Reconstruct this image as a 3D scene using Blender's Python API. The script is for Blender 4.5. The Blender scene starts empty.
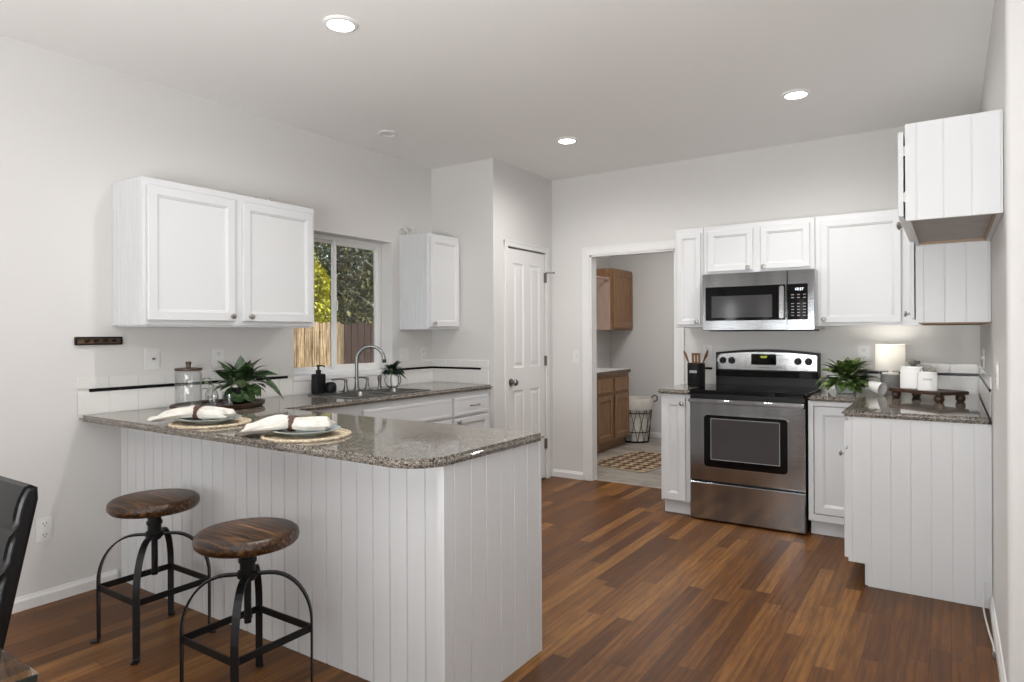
import bpy, bmesh, math, random
from mathutils import Vector, Matrix, Euler
R = math.radians
rnd = random.Random(7)
C = bpy.context.scene.collection
scn = bpy.context.scene

# ------------------------------------------------------------------ camera
cam_data = bpy.data.cameras.new('camera')
cam = bpy.data.objects.new('camera', cam_data); C.objects.link(cam)
scn.camera = cam
cam_data.sensor_width = 36.0
cam_data.lens = 36.0 * 656.88 / 1024.0
cam_data.shift_y = -(341.0 - 333.97) / 1024.0
cam_data.clip_start = 0.02
YAW, ROLL = R(33.695), R(-0.2565)
cam.matrix_world = (Matrix.Translation((0, 0, 1.32)) @ Matrix.Rotation(YAW, 4, 'Z')
                    @ Matrix.Rotation(R(90), 4, 'X') @ Matrix.Rotation(ROLL, 4, 'Z'))

# ------------------------------------------------------------------ view
scn.view_settings.view_transform = 'Standard'
scn.view_settings.look = 'None'
scn.view_settings.gamma = 1.0
scn.view_settings.use_curve_mapping = False
scn.view_settings.exposure = 0.08

# ------------------------------------------------------------------ sky, sun, daylight, added fill
world = bpy.data.worlds.new('sky'); scn.world = world
world.use_nodes = True
wn = world.node_tree; wn.nodes.clear()
sky = wn.nodes.new('ShaderNodeTexSky')
sky.sky_type = 'NISHITA'; sky.sun_disc = False
sky.sun_elevation = R(42); sky.sun_rotation = R(50); sky.air_density = 1.2; sky.dust_density = 0.5
bg = wn.nodes.new('ShaderNodeBackground'); bg.inputs['Strength'].default_value = 0.22
wo = wn.nodes.new('ShaderNodeOutputWorld')
wn.links.new(sky.outputs[0], bg.inputs[0]); wn.links.new(bg.outputs[0], wo.inputs[0])

def lamp(name, kind, loc, energy, col=(1, 1, 1), aim=None, size=None, size_y=None, spot=None, blend=.6, radius=None):
    d = bpy.data.lights.new(name, kind); d.energy = energy; d.color = col
    o = bpy.data.objects.new(name, d); C.objects.link(o); o.location = loc
    if aim is not None:
        o.rotation_euler = (Vector(aim) - Vector(loc)).to_track_quat('-Z', 'Y').to_euler()
    if kind == 'AREA':
        d.shape = 'RECTANGLE'; d.size = size; d.size_y = size_y or size
    if kind == 'SPOT':
        d.spot_size = R(spot); d.spot_blend = blend
    if radius is not None and kind in ('SPOT', 'POINT'):
        d.shadow_soft_size = radius
    return o

sun = lamp('sun', 'SUN', (10, 8, 12), 8.0, (1, .95, .86), aim=(10 - 1.0, 8 - .75, 12 - 1.05))
sun.data.angle = R(.6)
# daylight from the patio doors behind the camera; the next lamps are added fill
for px0, pw, pe in ((-3.5, .16, 7), (-2.85, .05, 1.5), (-2.53, .05, 1.5), (-2.22, .05, 1.5)):
    lamp('patio_daylight', 'AREA', (px0, -3.05, 1.0), pe, (.975, .99, 1), aim=(px0 + .2, 4, 1.2), size=pw, size_y=1.8)
lamp('rear_fill', 'AREA', (-.75, -2.95, 1.0), 54, (.975, .99, 1), aim=(-2.2, 2.5, .35), size=1.9, size_y=1.5)  # added fill behind the camera; no window is built there
lamp('side_fill', 'AREA', (2.9, -.3, 1.5), 29, (.975, .99, 1), aim=(-3.5, 2.4, 1.0), size=2.6, size_y=1.9)  # added fill from the right; the east wall is solid
lamp('ceiling_bounce', 'AREA', (-.65, -.5, 1.2), 118, (.975, .99, 1), aim=(-.7, .2, 2.74), size=2.4, size_y=1.0)  # unseen up-light added behind the camera to bounce off the ceiling
lamp('laundry_fill', 'AREA', (-2.5, 6.4, 2.7), 22, (1, .97, .95), aim=(-2.5, 6.4, 0), size=.5)  # unseen area light added to brighten the laundry

# ------------------------------------------------------------------ constants
XL, XP, YP, YB, XR, H = -3.727, -3.074, 4.343, 5.29, .165, 2.745
YC = 2.88            # where the right wall ends
CT = .912            # top of the worktops

# ------------------------------------------------------------------ materials
def mat(name, col, rough=.5, metal=0.0, **kw):
    m = bpy.data.materials.new(name); m.use_nodes = True
    b = m.node_tree.nodes['Principled BSDF']
    b.inputs['Base Color'].default_value = (*col, 1)
    b.inputs['Roughness'].default_value = rough
    b.inputs['Metallic'].default_value = metal
    for k, v in kw.items():
        b.inputs[k.replace('_', ' ')].default_value = v
    return m

class NT:
    def __init__(s, m):
        s.m = m; s.t = m.node_tree; s.b = s.t.nodes['Principled BSDF']
    def n(s, kind, **kw):
        x = s.t.nodes.new(kind)
        for k, v in kw.items():
            if k in x.inputs: x.inputs[k].default_value = v
            else: setattr(x, k, v)
        return x
    def l(s, a, b): s.t.links.new(a, b)
    def obj(s, scale=(1, 1, 1), rot=(0, 0, 0)):
        g = s.n('ShaderNodeNewGeometry'); mp = s.n('ShaderNodeMapping')
        mp.inputs['Scale'].default_value = scale; mp.inputs['Rotation'].default_value = rot
        s.l(g.outputs['Position'], mp.inputs['Vector']); return mp.outputs[0]
    def loc(s, scale=(1, 1, 1), rot=(0, 0, 0)):
        g = s.n('ShaderNodeTexCoord'); mp = s.n('ShaderNodeMapping')
        mp.inputs['Scale'].default_value = scale; mp.inputs['Rotation'].default_value = rot
        s.l(g.outputs['Object'], mp.inputs['Vector']); return mp.outputs[0]
    def noise(s, vec, scale, detail=3, rough=.5):
        x = s.n('ShaderNodeTexNoise'); x.inputs['Scale'].default_value = scale
        x.inputs['Detail'].default_value = detail; x.inputs['Roughness'].default_value = rough
        if vec: s.l(vec, x.inputs['Vector'])
        return x.outputs['Fac']
    def ramp(s, fac, stops, const=False):
        x = s.n('ShaderNodeValToRGB'); r = x.color_ramp
        if const: r.interpolation = 'CONSTANT'
        while len(r.elements) < len(stops): r.elements.new(.5)
        for e, (p, c) in zip(r.elements, stops):
            e.position = p; e.color = (*c, 1) if len(c) == 3 else c
        s.l(fac, x.inputs[0]); return x.outputs[0]
    def math(s, op, a, b=None):
        x = s.n('ShaderNodeMath', operation=op)
        for i, v in enumerate((a, b)):
            if v is None: continue
            if isinstance(v, (int, float)): x.inputs[i].default_value = v
            else: s.l(v, x.inputs[i])
        return x.outputs[0]
    def mix(s, fac, a, b, blend='MIX'):
        x = s.n('ShaderNodeMixRGB', blend_type=blend)
        for i, v in enumerate((fac, a, b)):
            if isinstance(v, (int, float)): x.inputs[i].default_value = v
            elif isinstance(v, tuple): x.inputs[i].default_value = (*v, 1)
            else: s.l(v, x.inputs[i])
        return x.outputs[0]
    def bump(s, h, strength=.2, dist=.002):
        x = s.n('ShaderNodeBump'); x.inputs['Strength'].default_value = strength
        x.inputs['Distance'].default_value = dist
        s.l(h, x.inputs['Height']); s.l(x.outputs[0], s.b.inputs['Normal'])
    def col(s, c): s.l(c, s.b.inputs['Base Color'])

M = {}
def paint(name, col, rough, bump=.12):
    m = mat(name, col, rough); t = NT(m)
    p = t.obj(); t.bump(t.noise(p, 130, 2), bump, .0015); return m
M['wall'] = paint('wall_paint', (.66, .648, .632), .6)
M['ceiling'] = paint('ceiling_paint', (.84, .83, .815), .75)
M['trim'] = mat('white_trim_paint', (.74, .735, .725), .38)
M['cab'] = mat('white_cabinet_paint', (.64, .648, .656), .36)
M['door'] = mat('white_door_paint', (.75, .745, .735), .4)
M['tile'] = mat('white_glazed_tile', (.71, .70, .68), .18)
M['black'] = mat('black_plastic', (.007, .007, .0075), .4, 0, Specular_IOR_Level=.25)
M['blackglass'] = mat('black_glass', (.003, .003, .0035), .05, 0, Specular_IOR_Level=.25)
M['liner'] = mat('black_liner_tile', (.006, .005, .005), .25, 0, Specular_IOR_Level=.25)
M['plate'] = mat('white_wall_plate', (.72, .715, .70), .35)
M['slot'] = mat('dark_slot', (.05, .05, .05), .6)
M['nickel'] = mat('brushed_nickel', (.42, .40, .38), .3, 1.0)
M['chrome'] = mat('satin_faucet_metal', (.2, .2, .195), .28, 1.0)
M['bronze'] = mat('dark_hinge_metal', (.2, .19, .18), .35, .9)
M['iron'] = mat('black_iron', (.012, .012, .013), .42, .5)
M['leather'] = mat('black_leather', (.006, .006, .007), .4, 0, Specular_IOR_Level=.35)
t = NT(M['leather']); t.bump(t.noise(t.loc(), 260, 3), .15, .001)
M['ceramic'] = mat('white_ceramic', (.78, .77, .75), .2)
M['grey_plate'] = mat('grey_green_stoneware', (.33, .37, .36), .3)
M['concrete'] = mat('grey_concrete', (.25, .25, .25), .75)
t = NT(M['concrete']); t.col(t.ramp(t.noise(t.loc(), 60, 4), [(.3, (.22, .22, .22)), (.7, (.30, .295, .29))]))
M['palepot'] = mat('pale_grey_pot', (.50, .53, .56), .4)
M['rubber'] = mat('rubber', (.02, .02, .02), .7)
M['plastic_tube'] = mat('white_tubing', (.63, .62, .59), .5)
M['unfinished'] = mat('unfinished_board', (.40, .38, .36), .7)
t = NT(M['unfinished']); t.col(t.ramp(t.noise(t.obj((4, 40, 1)), 3, 3), [(.3, (.34, .32, .30)), (.7, (.46, .44, .42))]))
M['edge_wood'] = mat('raw_board_edge', (.36, .26, .18), .7)
M['soil'] = mat('soil', (.03, .02, .015), .9)

# stainless steel, brushed sideways
def steel(name, col, rough):
    m = mat(name, col, rough, 1.0); t = NT(m)
    n = t.noise(t.obj((.6, .6, 700)), 3, 2)
    t.bump(n, .24, .0004)
    n2 = t.noise(t.obj((9, 9, 1.2)), 1.0, 1)
    t.col(t.ramp(n2, [(.3, tuple(c * .82 for c in col)), (.7, tuple(min(1, c * 1.15) for c in col))])); return m
M['steel'] = steel('brushed_stainless_steel', (.40, .415, .43), .09)
M['steel_light'] = steel('bright_stainless_steel', (.43, .435, .44), .12)
M['sinksteel'] = mat('sink_steel', (.24, .235, .22), .3, .9)

# speckled granite
m = mat('speckled_granite', (.3, .28, .26), .1); t = NT(m)
p = t.obj()
v = t.n('ShaderNodeTexVoronoi'); v.inputs['Scale'].default_value = 250; t.l(p, v.inputs['Vector'])
sep = t.n('ShaderNodeSeparateColor'); t.l(v.outputs['Color'], sep.inputs[0])
base = t.ramp(sep.outputs[0], [(0, (.016, .014, .013)), (.15, (.105, .093, .082)), (.34, (.205, .183, .158)), (.62, (.30, .272, .236)), (.92, (.44, .41, .365))], True)
big = t.ramp(t.noise(p, 34, 4), [(.38, (.78, .76, .74)), (.62, (1.0, .99, .97))])
t.col(t.mix(1.0, base, big, 'MULTIPLY'))
t.b.inputs['Roughness'].default_value = .06
M['granite'] = m

# strip wood floor, boards running along Y
m = mat('oak_strip_floor', (.2, .1, .05), .3); t = NT(m)
g = t.n('ShaderNodeNewGeometry'); sx = t.n('ShaderNodeSeparateXYZ'); t.l(g.outputs['Position'], sx.inputs[0])
bw = .076
u = t.math('DIVIDE', sx.outputs[0], bw); row = t.math('FLOOR', u)
wnz = t.n('ShaderNodeTexWhiteNoise', noise_dimensions='1D'); t.l(row, wnz.inputs['W'])
vv = t.math('ADD', t.math('DIVIDE', sx.outputs[1], .95), t.math('MULTIPLY', wnz.outputs['Value'], 9.7))
cell = t.math('FLOOR', vv)
cmb = t.n('ShaderNodeCombineXYZ'); t.l(row, cmb.inputs[0]); t.l(cell, cmb.inputs[1])
w2 = t.n('ShaderNodeTexWhiteNoise', noise_dimensions='2D'); t.l(cmb.outputs[0], w2.inputs['Vector'])
board = t.ramp(w2.outputs['Value'], [(0, (.088, .033, .0085)), (.3, (.132, .053, .0135)), (.65, (.175, .074, .0195)), (1, (.26, .122, .034))])
gc = t.n('ShaderNodeCombineXYZ')
t.l(t.math('MULTIPLY', sx.outputs[0], 26), gc.inputs[0]); t.l(t.math('MULTIPLY', sx.outputs[1], 2.2), gc.inputs[1])
t.l(t.math('MULTIPLY', w2.outputs['Value'], 37), gc.inputs[2])
gr = t.noise(gc.outputs[0], 2.2, 6, .68)
wv = t.n('ShaderNodeTexWave'); wv.bands_direction = 'X'; wv.inputs['Scale'].default_value = .32
wv.inputs['Distortion'].default_value = 16; wv.inputs['Detail'].default_value = 3; wv.inputs['Detail Scale'].default_value = .7; t.l(gc.outputs[0], wv.inputs['Vector'])
grain = t.ramp(gr, [(.32, (.55, .50, .46)), (.66, (1.2, 1.18, 1.14))])
ring = t.ramp(wv.outputs['Fac'], [(.05, (.70, .66, .62)), (.5, (1.04, 1.04, 1.04))])
colr = t.mix(1.0, t.mix(1.0, board, grain, 'MULTIPLY'), t.mix(.6, (1.0, 1.0, 1.0), ring), 'MULTIPLY')
fu = t.math('FRACT', u); fv = t.math('FRACT', vv)
seam = t.math('MAXIMUM', t.math('LESS_THAN', fu, .022), t.math('LESS_THAN', fv, .0025))
t.col(t.mix(seam, colr, (.03, .014, .007)))
t.b.inputs['Roughness'].default_value = .3
t.l(t.math('MULTIPLY_ADD', gr, .2), t.b.inputs['Roughness']); t.t.nodes[-1].inputs[2].default_value = .3
t.b.inputs['Specular IOR Level'].default_value = .24
t.bump(t.math('SUBTRACT', t.math('MULTIPLY', gr, .3), seam), .25, .0012)
M['floor'] = m

# greyish plank vinyl in the laundry
m = mat('grey_vinyl_plank', (.4, .37, .33), .45); t = NT(m)
br = t.n('ShaderNodeTexBrick'); t.l(t.obj((1, 1, 1)), br.inputs['Vector'])
for k, vl in dict(Color1=(.42, .38, .33, 1), Color2=(.27, .245, .22, 1), Mortar=(.16, .14, .12, 1)).items(): br.inputs[k].default_value = vl
br.inputs['Scale'].default_value = 1; br.inputs['Brick Width'].default_value = .9; br.inputs['Row Height'].default_value = .15
br.inputs['Mortar Size'].default_value = .003
t.col(t.mix(1.0, br.outputs['Color'], t.ramp(t.noise(t.obj((3, 14, 1)), 2.5, 5), [(.3, (.66, .66, .66)), (.7, (1.15, 1.13, 1.1))]), 'MULTIPLY'))
M['vinyl'] = m

def wood(name, stops, scale=(1, 1, 1), rough=.4, nscale=6, world_space=False, bump=.1):
    m = mat(name, stops[0], rough); t = NT(m)
    p = (t.obj if world_space else t.loc)(scale)
    n = t.noise(p, nscale, 6, .62)
    k = len(stops)
    t.col(t.ramp(n, [(.28 + .44 * i / (k - 1), c) for i, c in enumerate(stops)]))
    t.bump(n, bump, .001); return m
M['oak'] = wood('honey_oak', [(.15, .075, .032), (.24, .125, .055), (.31, .175, .085)], (14, 14, 1.6), .42, 3)
M['oak_pale'] = wood('pale_oak_veneer', [(.36, .25, .2), (.44, .32, .265)], (14, 14, 1.2), .5, 3)
M['walnut'] = wood('dark_walnut', [(.018, .008, .004), (.05, .022, .011), (.085, .04, .02)], (3, 3, 20), .4, 3)
M['seatwood'] = None
m = mat('stained_seat_wood', (.08, .04, .02), .36); t = NT(m)
p = t.loc((1, 1, 1)); sp = t.n('ShaderNodeSeparateXYZ'); t.l(p, sp.inputs[0])
idx = t.math('FLOOR', t.math('DIVIDE', sp.outputs[1], .085))
wz = t.n('ShaderNodeTexWhiteNoise', noise_dimensions='1D'); t.l(idx, wz.inputs['W'])
n = t.noise(t.loc((5, 60, 60)), 1.2, 6, .6)
a = t.ramp(n, [(.34, (.009, .004, .002)), (.5, (.05, .021, .008)), (.68, (.24, .118, .045))])
t.col(t.mix(1.0, a, t.ramp(wz.outputs['Value'], [(0, (.62, .62, .62)), (1, (1.45, 1.4, 1.35))]), 'MULTIPLY'))
M['seatwood'] = m
M['utensil'] = wood('utensil_wood', [(.16, .075, .03), (.27, .14, .06)], (8, 8, 1), .5, 4)
M['fence'] = None
m = mat('weathered_fence_boards', (.4, .28, .17), .85); t = NT(m)
p = t.obj((1, 1, 1)); sp = t.n('ShaderNodeSeparateXYZ'); t.l(p, sp.inputs[0])
idx = t.math('FLOOR', t.math('DIVIDE', sp.outputs[1], .14))
wz = t.n('ShaderNodeTexWhiteNoise', noise_dimensions='1D'); t.l(idx, wz.inputs['W'])
n = t.noise(t.obj((5, 22, 1.6)), 2, 6, .65)
a = t.ramp(n, [(.3, (.05, .03, .015)), (.5, (.30, .21, .12)), (.7, (.68, .54, .38))])
t.col(t.mix(1.0, a, t.ramp(wz.outputs['Value'], [(0, (.55, .5, .46)), (1, (1.25, 1.2, 1.15))]), 'MULTIPLY'))
M['fence'] = m
M['fence_red_shaded'] = wood('shaded_red_brown_fence_boards', [(.02, .010, .007), (.06, .027, .018), (.12, .06, .042)], (6, 22, 1.5), .85, 2, True)  # red-brown boards, colour darkened for shade and the view through the screen
M['bark'] = wood('pale_bark', [(.3, .26, .22), (.5, .46, .41)], (10, 10, 3), .9, 4)
M['grass'] = wood('lawn', [(.05, .08, .02), (.13, .15, .05)], (3, 3, 3), .95, 4, True)

def leafmat(name, stops, rough=.5, sc=9, trans=.0):
    m = mat(name, stops[0], rough); t = NT(m)
    k = len(stops)
    t.col(t.ramp(t.noise(t.loc(), sc, 3), [(.3 + .4 * i / (k - 1), c) for i, c in enumerate(stops)]))
    return m
M['leaf'] = leafmat('glossy_dark_leaf', [(.009, .024, .008), (.02, .046, .014), (.10, .15, .06)], .32, 40)
M['leaf_green'] = leafmat('glossy_green_leaf', [(.012, .04, .009), (.045, .10, .02), (.30, .34, .12)], .32, 40)
M['leaf_dark'] = leafmat('dark_blue_green_leaf', [(.008, .022, .014), (.02, .045, .028)], .35, 40)
M['stem'] = mat('green_stem', (.14, .2, .08), .5)
M['conifer'] = leafmat('yellow_green_conifer', [(.16, .17, .008), (.42, .40, .02), (.62, .56, .035)], .7, 5)
M['olive'] = leafmat('olive_tree_leaf', [(.045, .045, .014), (.17, .155, .04), (.36, .32, .12)], .7, 4)

m = mat('white_linen', (.66, .63, .58), .9); t = NT(m)
t.bump(t.noise(t.loc((1, 1, 1)), 420, 2), .35, .001)
t.col(t.ramp(t.noise(t.loc(), 30, 3), [(.3, (.58, .55, .50)), (.7, (.70, .675, .63))])); M['linen'] = m
m = mat('natural_seagrass', (.42, .32, .2), .85); t = NT(m)
t.col(t.ramp(t.noise(t.loc(), 75, 3), [(.3, (.42, .33, .22)), (.7, (.72, .62, .47))])); M['seagrass'] = m
M['ringwood'] = wood('napkin_ring_wood', [(.04, .015, .01), (.09, .04, .025)], (20, 20, 20), .5, 2)
m = mat('patterned_rug', (.4, .3, .2), .95); t = NT(m)
p = t.obj((1, 1, 1), (0, 0, R(45)))
ck = t.n('ShaderNodeTexChecker'); t.l(p, ck.inputs['Vector']); ck.inputs['Scale'].default_value = 13
ck.inputs[1].default_value = (.085, .042, .02, 1); ck.inputs[2].default_value = (.46, .36, .24, 1)
p2 = t.obj((1, 1, 1)); ck2 = t.n('ShaderNodeTexChecker'); t.l(p2, ck2.inputs['Vector']); ck2.inputs['Scale'].default_value = 9.2
ck2.inputs[1].default_value = (1, 1, 1, 1); ck2.inputs[2].default_value = (.55, .45, .36, 1)
t.col(t.mix(.8, ck.outputs[0], ck2.outputs[0], 'MULTIPLY')); t.bump(t.noise(p, 300, 2), .4, .002); M['rug'] = m
M['rugborder'] = mat('rug_border', (.42, .33, .23), .95)

def thin_glass(name, tint, amount, rough=.0):
    m = bpy.data.materials.new(name); m.use_nodes = True
    nt = m.node_tree; nt.nodes.clear()
    o = nt.nodes.new('ShaderNodeOutputMaterial'); mx = nt.nodes.new('ShaderNodeMixShader')
    tr = nt.nodes.new('ShaderNodeBsdfTransparent'); tr.inputs[0].default_value = (*tint, 1)
    gl = nt.nodes.new('ShaderNodeBsdfGlossy'); gl.inputs['Roughness'].default_value = rough
    lw = nt.nodes.new('ShaderNodeLayerWeight'); lw.inputs[0].default_value = .5
    pw = nt.nodes.new('ShaderNodeMath'); pw.operation = 'POWER'; pw.inputs[1].default_value = 4.0
    fr = nt.nodes.new('ShaderNodeMath'); fr.operation = 'MULTIPLY_ADD'; fr.inputs[1].default_value = 1 - amount; fr.inputs[2].default_value = amount
    nt.links.new(lw.outputs['Facing'], pw.inputs[0]); nt.links.new(pw.outputs[0], fr.inputs[0]); nt.links.new(fr.outputs[0], mx.inputs[0])
    nt.links.new(tr.outputs[0], mx.inputs[1]); nt.links.new(gl.outputs[0], mx.inputs[2])
    nt.links.new(mx.outputs[0], o.inputs[0]); return m
M['pane'] = thin_glass('window_glass', (.97, .98, .97), .03)
M['glass'] = thin_glass('clear_glass', (.945, .95, .95), .05, .02)
M['tableglass'] = thin_glass('table_glass', (.93, .95, .94), .04, .0)
m = bpy.data.materials.new('insect_screen'); m.use_nodes = True
nt = m.node_tree; nt.nodes.clear()
o_ = nt.nodes.new('ShaderNodeOutputMaterial'); mx = nt.nodes.new('ShaderNodeMixShader'); mx.inputs[0].default_value = .24
tr = nt.nodes.new('ShaderNodeBsdfTransparent'); df = nt.nodes.new('ShaderNodeBsdfDiffuse'); df.inputs[0].default_value = (.06, .06, .06, 1)
nt.links.new(tr.outputs[0], mx.inputs[1]); nt.links.new(df.outputs[0], mx.inputs[2]); nt.links.new(mx.outputs[0], o_.inputs[0])
M['screen'] = m
def emit(name, col, s):
    m = mat(name, col, .5); b = m.node_tree.nodes['Principled BSDF']
    b.inputs['Emission Color'].default_value = (*col, 1); b.inputs['Emission Strength'].default_value = s; return m
M['lens'] = emit('lit_downlight_lens', (1, .97, .92), 14)
M['led'] = emit('white_display_digits', (.8, .9, 1), 1.6)
M['ledy'] = emit('yellow_display_digits', (.75, .85, .1), .9)
M['print'] = mat('grey_print', (.32, .32, .32), .5)
M['darkprint'] = mat('dark_print', (.08, .08, .08), .5)
m = mat('white_lamp_shade', (.8, .78, .74), .8); b = m.node_tree.nodes['Principled BSDF']
m2 = m.node_tree; trl = m2.nodes.new('ShaderNodeBsdfTranslucent'); trl.inputs[0].default_value = (.84, .84, .82, 1)
mx = m2.nodes.new('ShaderNodeMixShader'); mx.inputs[0].default_value = .45
m2.links.new(b.outputs[0], mx.inputs[1]); m2.links.new(trl.outputs[0], mx.inputs[2])
m2.links.new(mx.outputs[0], m2.nodes['Material Output'].inputs[0]); M['shade'] = m
M['ovenglass'] = mat('smoked_oven_glass', (.055, .05, .052), .1)
M['mwglass'] = mat('smoked_microwave_glass', (.045, .045, .047), .09)

# ------------------------------------------------------------------ mesh builder
class MB:
    def __init__(s): s.bm = bmesh.new()
    def _merge(s, tmp):
        me = bpy.data.meshes.new('t'); tmp.to_mesh(me); tmp.free(); s.bm.from_mesh(me); bpy.data.meshes.remove(me)
    def box(s, x0, x1, y0, y1, z0, z1, bev=0, seg=2):
        t = bmesh.new(); bmesh.ops.create_cube(t, size=1)
        for v in t.verts:
            v.co = Vector(((x0 + x1) / 2 + v.co.x * (x1 - x0), (y0 + y1) / 2 + v.co.y * (y1 - y0), (z0 + z1) / 2 + v.co.z * (z1 - z0)))
        if bev: bmesh.ops.bevel(t, geom=t.edges[:], offset=bev, segments=seg, affect='EDGES')
        s._merge(t); return s
    def prism(s, pts, z0, z1, bev=0, seg=3, axis='z'):
        t = bmesh.new()
        a = [t.verts.new((p[0], p[1], z0)) for p in pts]; b_ = [t.verts.new((p[0], p[1], z1)) for p in pts]
        t.faces.new(a[::-1]); t.faces.new(b_); n = len(pts)
        for i in range(n): t.faces.new((a[i], a[(i + 1) % n], b_[(i + 1) % n], b_[i]))
        bmesh.ops.recalc_face_normals(t, faces=t.faces[:])
        if bev:
            es = [e for e in t.edges if abs(e.verts[0].co.z - e.verts[1].co.z) < 1e-6]
            bmesh.ops.bevel(t, geom=es, offset=bev, segments=seg, affect='EDGES')
        if axis == 'x':
            for v in t.verts: v.co = Vector((v.co.z, v.co.x, v.co.y))
        if axis == 'y':
            for v in t.verts: v.co = Vector((v.co.x, v.co.z, v.co.y))
        s._merge(t); return s
    def cyl(s, p0, p1, r0, r1=None, seg=20, bev=0):
        p0, p1 = Vector(p0), Vector(p1); r1 = r0 if r1 is None else r1
        t = bmesh.new(); L = (p1 - p0).length
        bmesh.ops.create_cone(t, cap_ends=True, segments=seg, radius1=r0, radius2=r1, depth=L)
        if bev:
            es = [e for e in t.edges if abs(e.verts[0].co.z - e.verts[1].co.z) < 1e-6]
            bmesh.ops.bevel(t, geom=es, offset=bev, segments=2, affect='EDGES')
        q = (p1 - p0).to_track_quat('Z', 'Y').to_matrix().to_4x4()
        bmesh.ops.transform(t, matrix=Matrix.Translation((p0 + p1) / 2) @ q, verts=t.verts)
        s._merge(t); return s
    def lathe(s, prof, c=(0, 0, 0), seg=32, q=None, sx=1, sy=1):
        t = bmesh.new(); rings = []
        for r, z in prof:
            if r < 1e-6: rings.append([t.verts.new((0, 0, z))])
            else: rings.append([t.verts.new((r * sx * math.cos(2 * math.pi * k / seg), r * sy * math.sin(2 * math.pi * k / seg), z)) for k in range(seg)])
        for A, B in zip(rings, rings[1:]):
            for k in range(seg):
                k2 = (k + 1) % seg
                if len(A) == 1 and len(B) == 1: continue
                if len(A) == 1: t.faces.new((A[0], B[k2], B[k]))
                elif len(B) == 1: t.faces.new((A[k], A[k2], B[0]))
                else: t.faces.new((A[k], A[k2], B[k2], B[k]))
        bmesh.ops.recalc_face_normals(t, faces=t.faces[:])
        mt = Matrix.Translation(c)
        if q is not None: mt = mt @ q.to_matrix().to_4x4()
        bmesh.ops.transform(t, matrix=mt, verts=t.verts)
        s._merge(t); return s
    def tube(s, pts, r, seg=10, closed=False):
        pts = [Vector(p) for p in pts]; n = len(pts); t = bmesh.new(); rings = []
        rr = r if isinstance(r, (list, tuple)) else [r] * n
        prev = None
        for i, p in enumerate(pts):
            if closed: d = (pts[(i + 1) % n] - pts[i - 1])
            else: d = pts[min(i + 1, n - 1)] - pts[max(i - 1, 0)]
            d.normalize()
            if prev is None:
                a = d.orthogonal().normalized()
            else:
                a = (prev - d * prev.dot(d)).normalized()
            prev = a; b_ = d.cross(a)
            rings.append([t.verts.new(p + (a * math.cos(2 * math.pi * k / seg) + b_ * math.sin(2 * math.pi * k / seg)) * rr[i]) for k in range(seg)])
        m_ = n if closed else n - 1
        for i in range(m_):
            A, B = rings[i], rings[(i + 1) % n]
            for k in range(seg): t.faces.new((A[k], A[(k + 1) % seg], B[(k + 1) % seg], B[k]))
        if not closed: t.faces.new(rings[0][::-1]); t.faces.new(rings[-1])
        bmesh.ops.recalc_face_normals(t, faces=t.faces[:])
        s._merge(t); return s
    def bar(s, pts, wd, w, th):
        """flat bar swept along pts; wd = constant width direction"""
        pts = [Vector(p) for p in pts]; wd = Vector(wd).normalized(); t = bmesh.new(); rings = []; n = len(pts)
        for i, p in enumerate(pts):
            d = (pts[min(i + 1, n - 1)] - pts[max(i - 1, 0)]).normalized(); nn = d.cross(wd).normalized()
            rings.append([t.verts.new(p + wd * a * w / 2 + nn * b_ * th / 2) for a, b_ in ((-1, -1), (1, -1), (1, 1), (-1, 1))])
        for A, B in zip(rings, rings[1:]):
            for k in range(4): t.faces.new((A[k], A[(k + 1) % 4], B[(k + 1) % 4], B[k]))
        t.faces.new(rings[0][::-1]); t.faces.new(rings[-1])
        bmesh.ops.recalc_face_normals(t, faces=t.faces[:])
        s._merge(t); return s
    def quad(s, *pts):
        vs = [s.bm.verts.new(p) for p in pts]; s.bm.faces.new(vs); return s
    def grid(s, P):
        V = [[s.bm.verts.new(p) for p in r] for r in P]
        for i in range(len(V) - 1):
            for j in range(len(V[0]) - 1):
                s.bm.faces.new((V[i][j], V[i + 1][j], V[i + 1][j + 1], V[i][j + 1]))
        return s
    def leaf(s, base, d, L, W, droop=.5, fold=.25, up=(0, 0, 1), n=6):
        base = Vector(base); d = Vector(d).normalized(); up = Vector(up)
        side = d.cross(up)
        if side.length < 1e-3: side = Vector((1, 0, 0))
        side.normalize(); p = base.copy(); P = []
        for i in range(n + 1):
            f = i / n
            w = W * math.sin(math.pi * min(1, f ** .75 * .97 + .03)) * .5 + .0004
            nn = side.cross(d).normalized()
            P.append([p - side * w + nn * w * fold, p.copy(), p + side * w + nn * w * fold])
            d = (d - up * droop / n).normalized()
            p = p + d * L / n
        s.grid(P); return s
    def build(s, name, m, parent=None, smooth=False, weld=False, matrix=None):
        bm = s.bm
        if weld: bmesh.ops.remove_doubles(bm, verts=bm.verts, dist=1e-5)
        off = Vector((0, 0, 0)); pp = parent
        while pp is not None: off += pp.location; pp = pp.parent
        if off.length: bmesh.ops.translate(bm, vec=-off, verts=bm.verts)
        me = bpy.data.meshes.new(name); bm.to_mesh(me); bm.free()
        if m: me.materials.append(m)
        if smooth:
            for f in me.polygons: f.use_smooth = True
            try: me.set_sharp_from_angle(angle=R(40))
            except Exception: pass
        o = bpy.data.objects.new(name, me); C.objects.link(o)
        if parent: o.parent = parent
        return o

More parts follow.
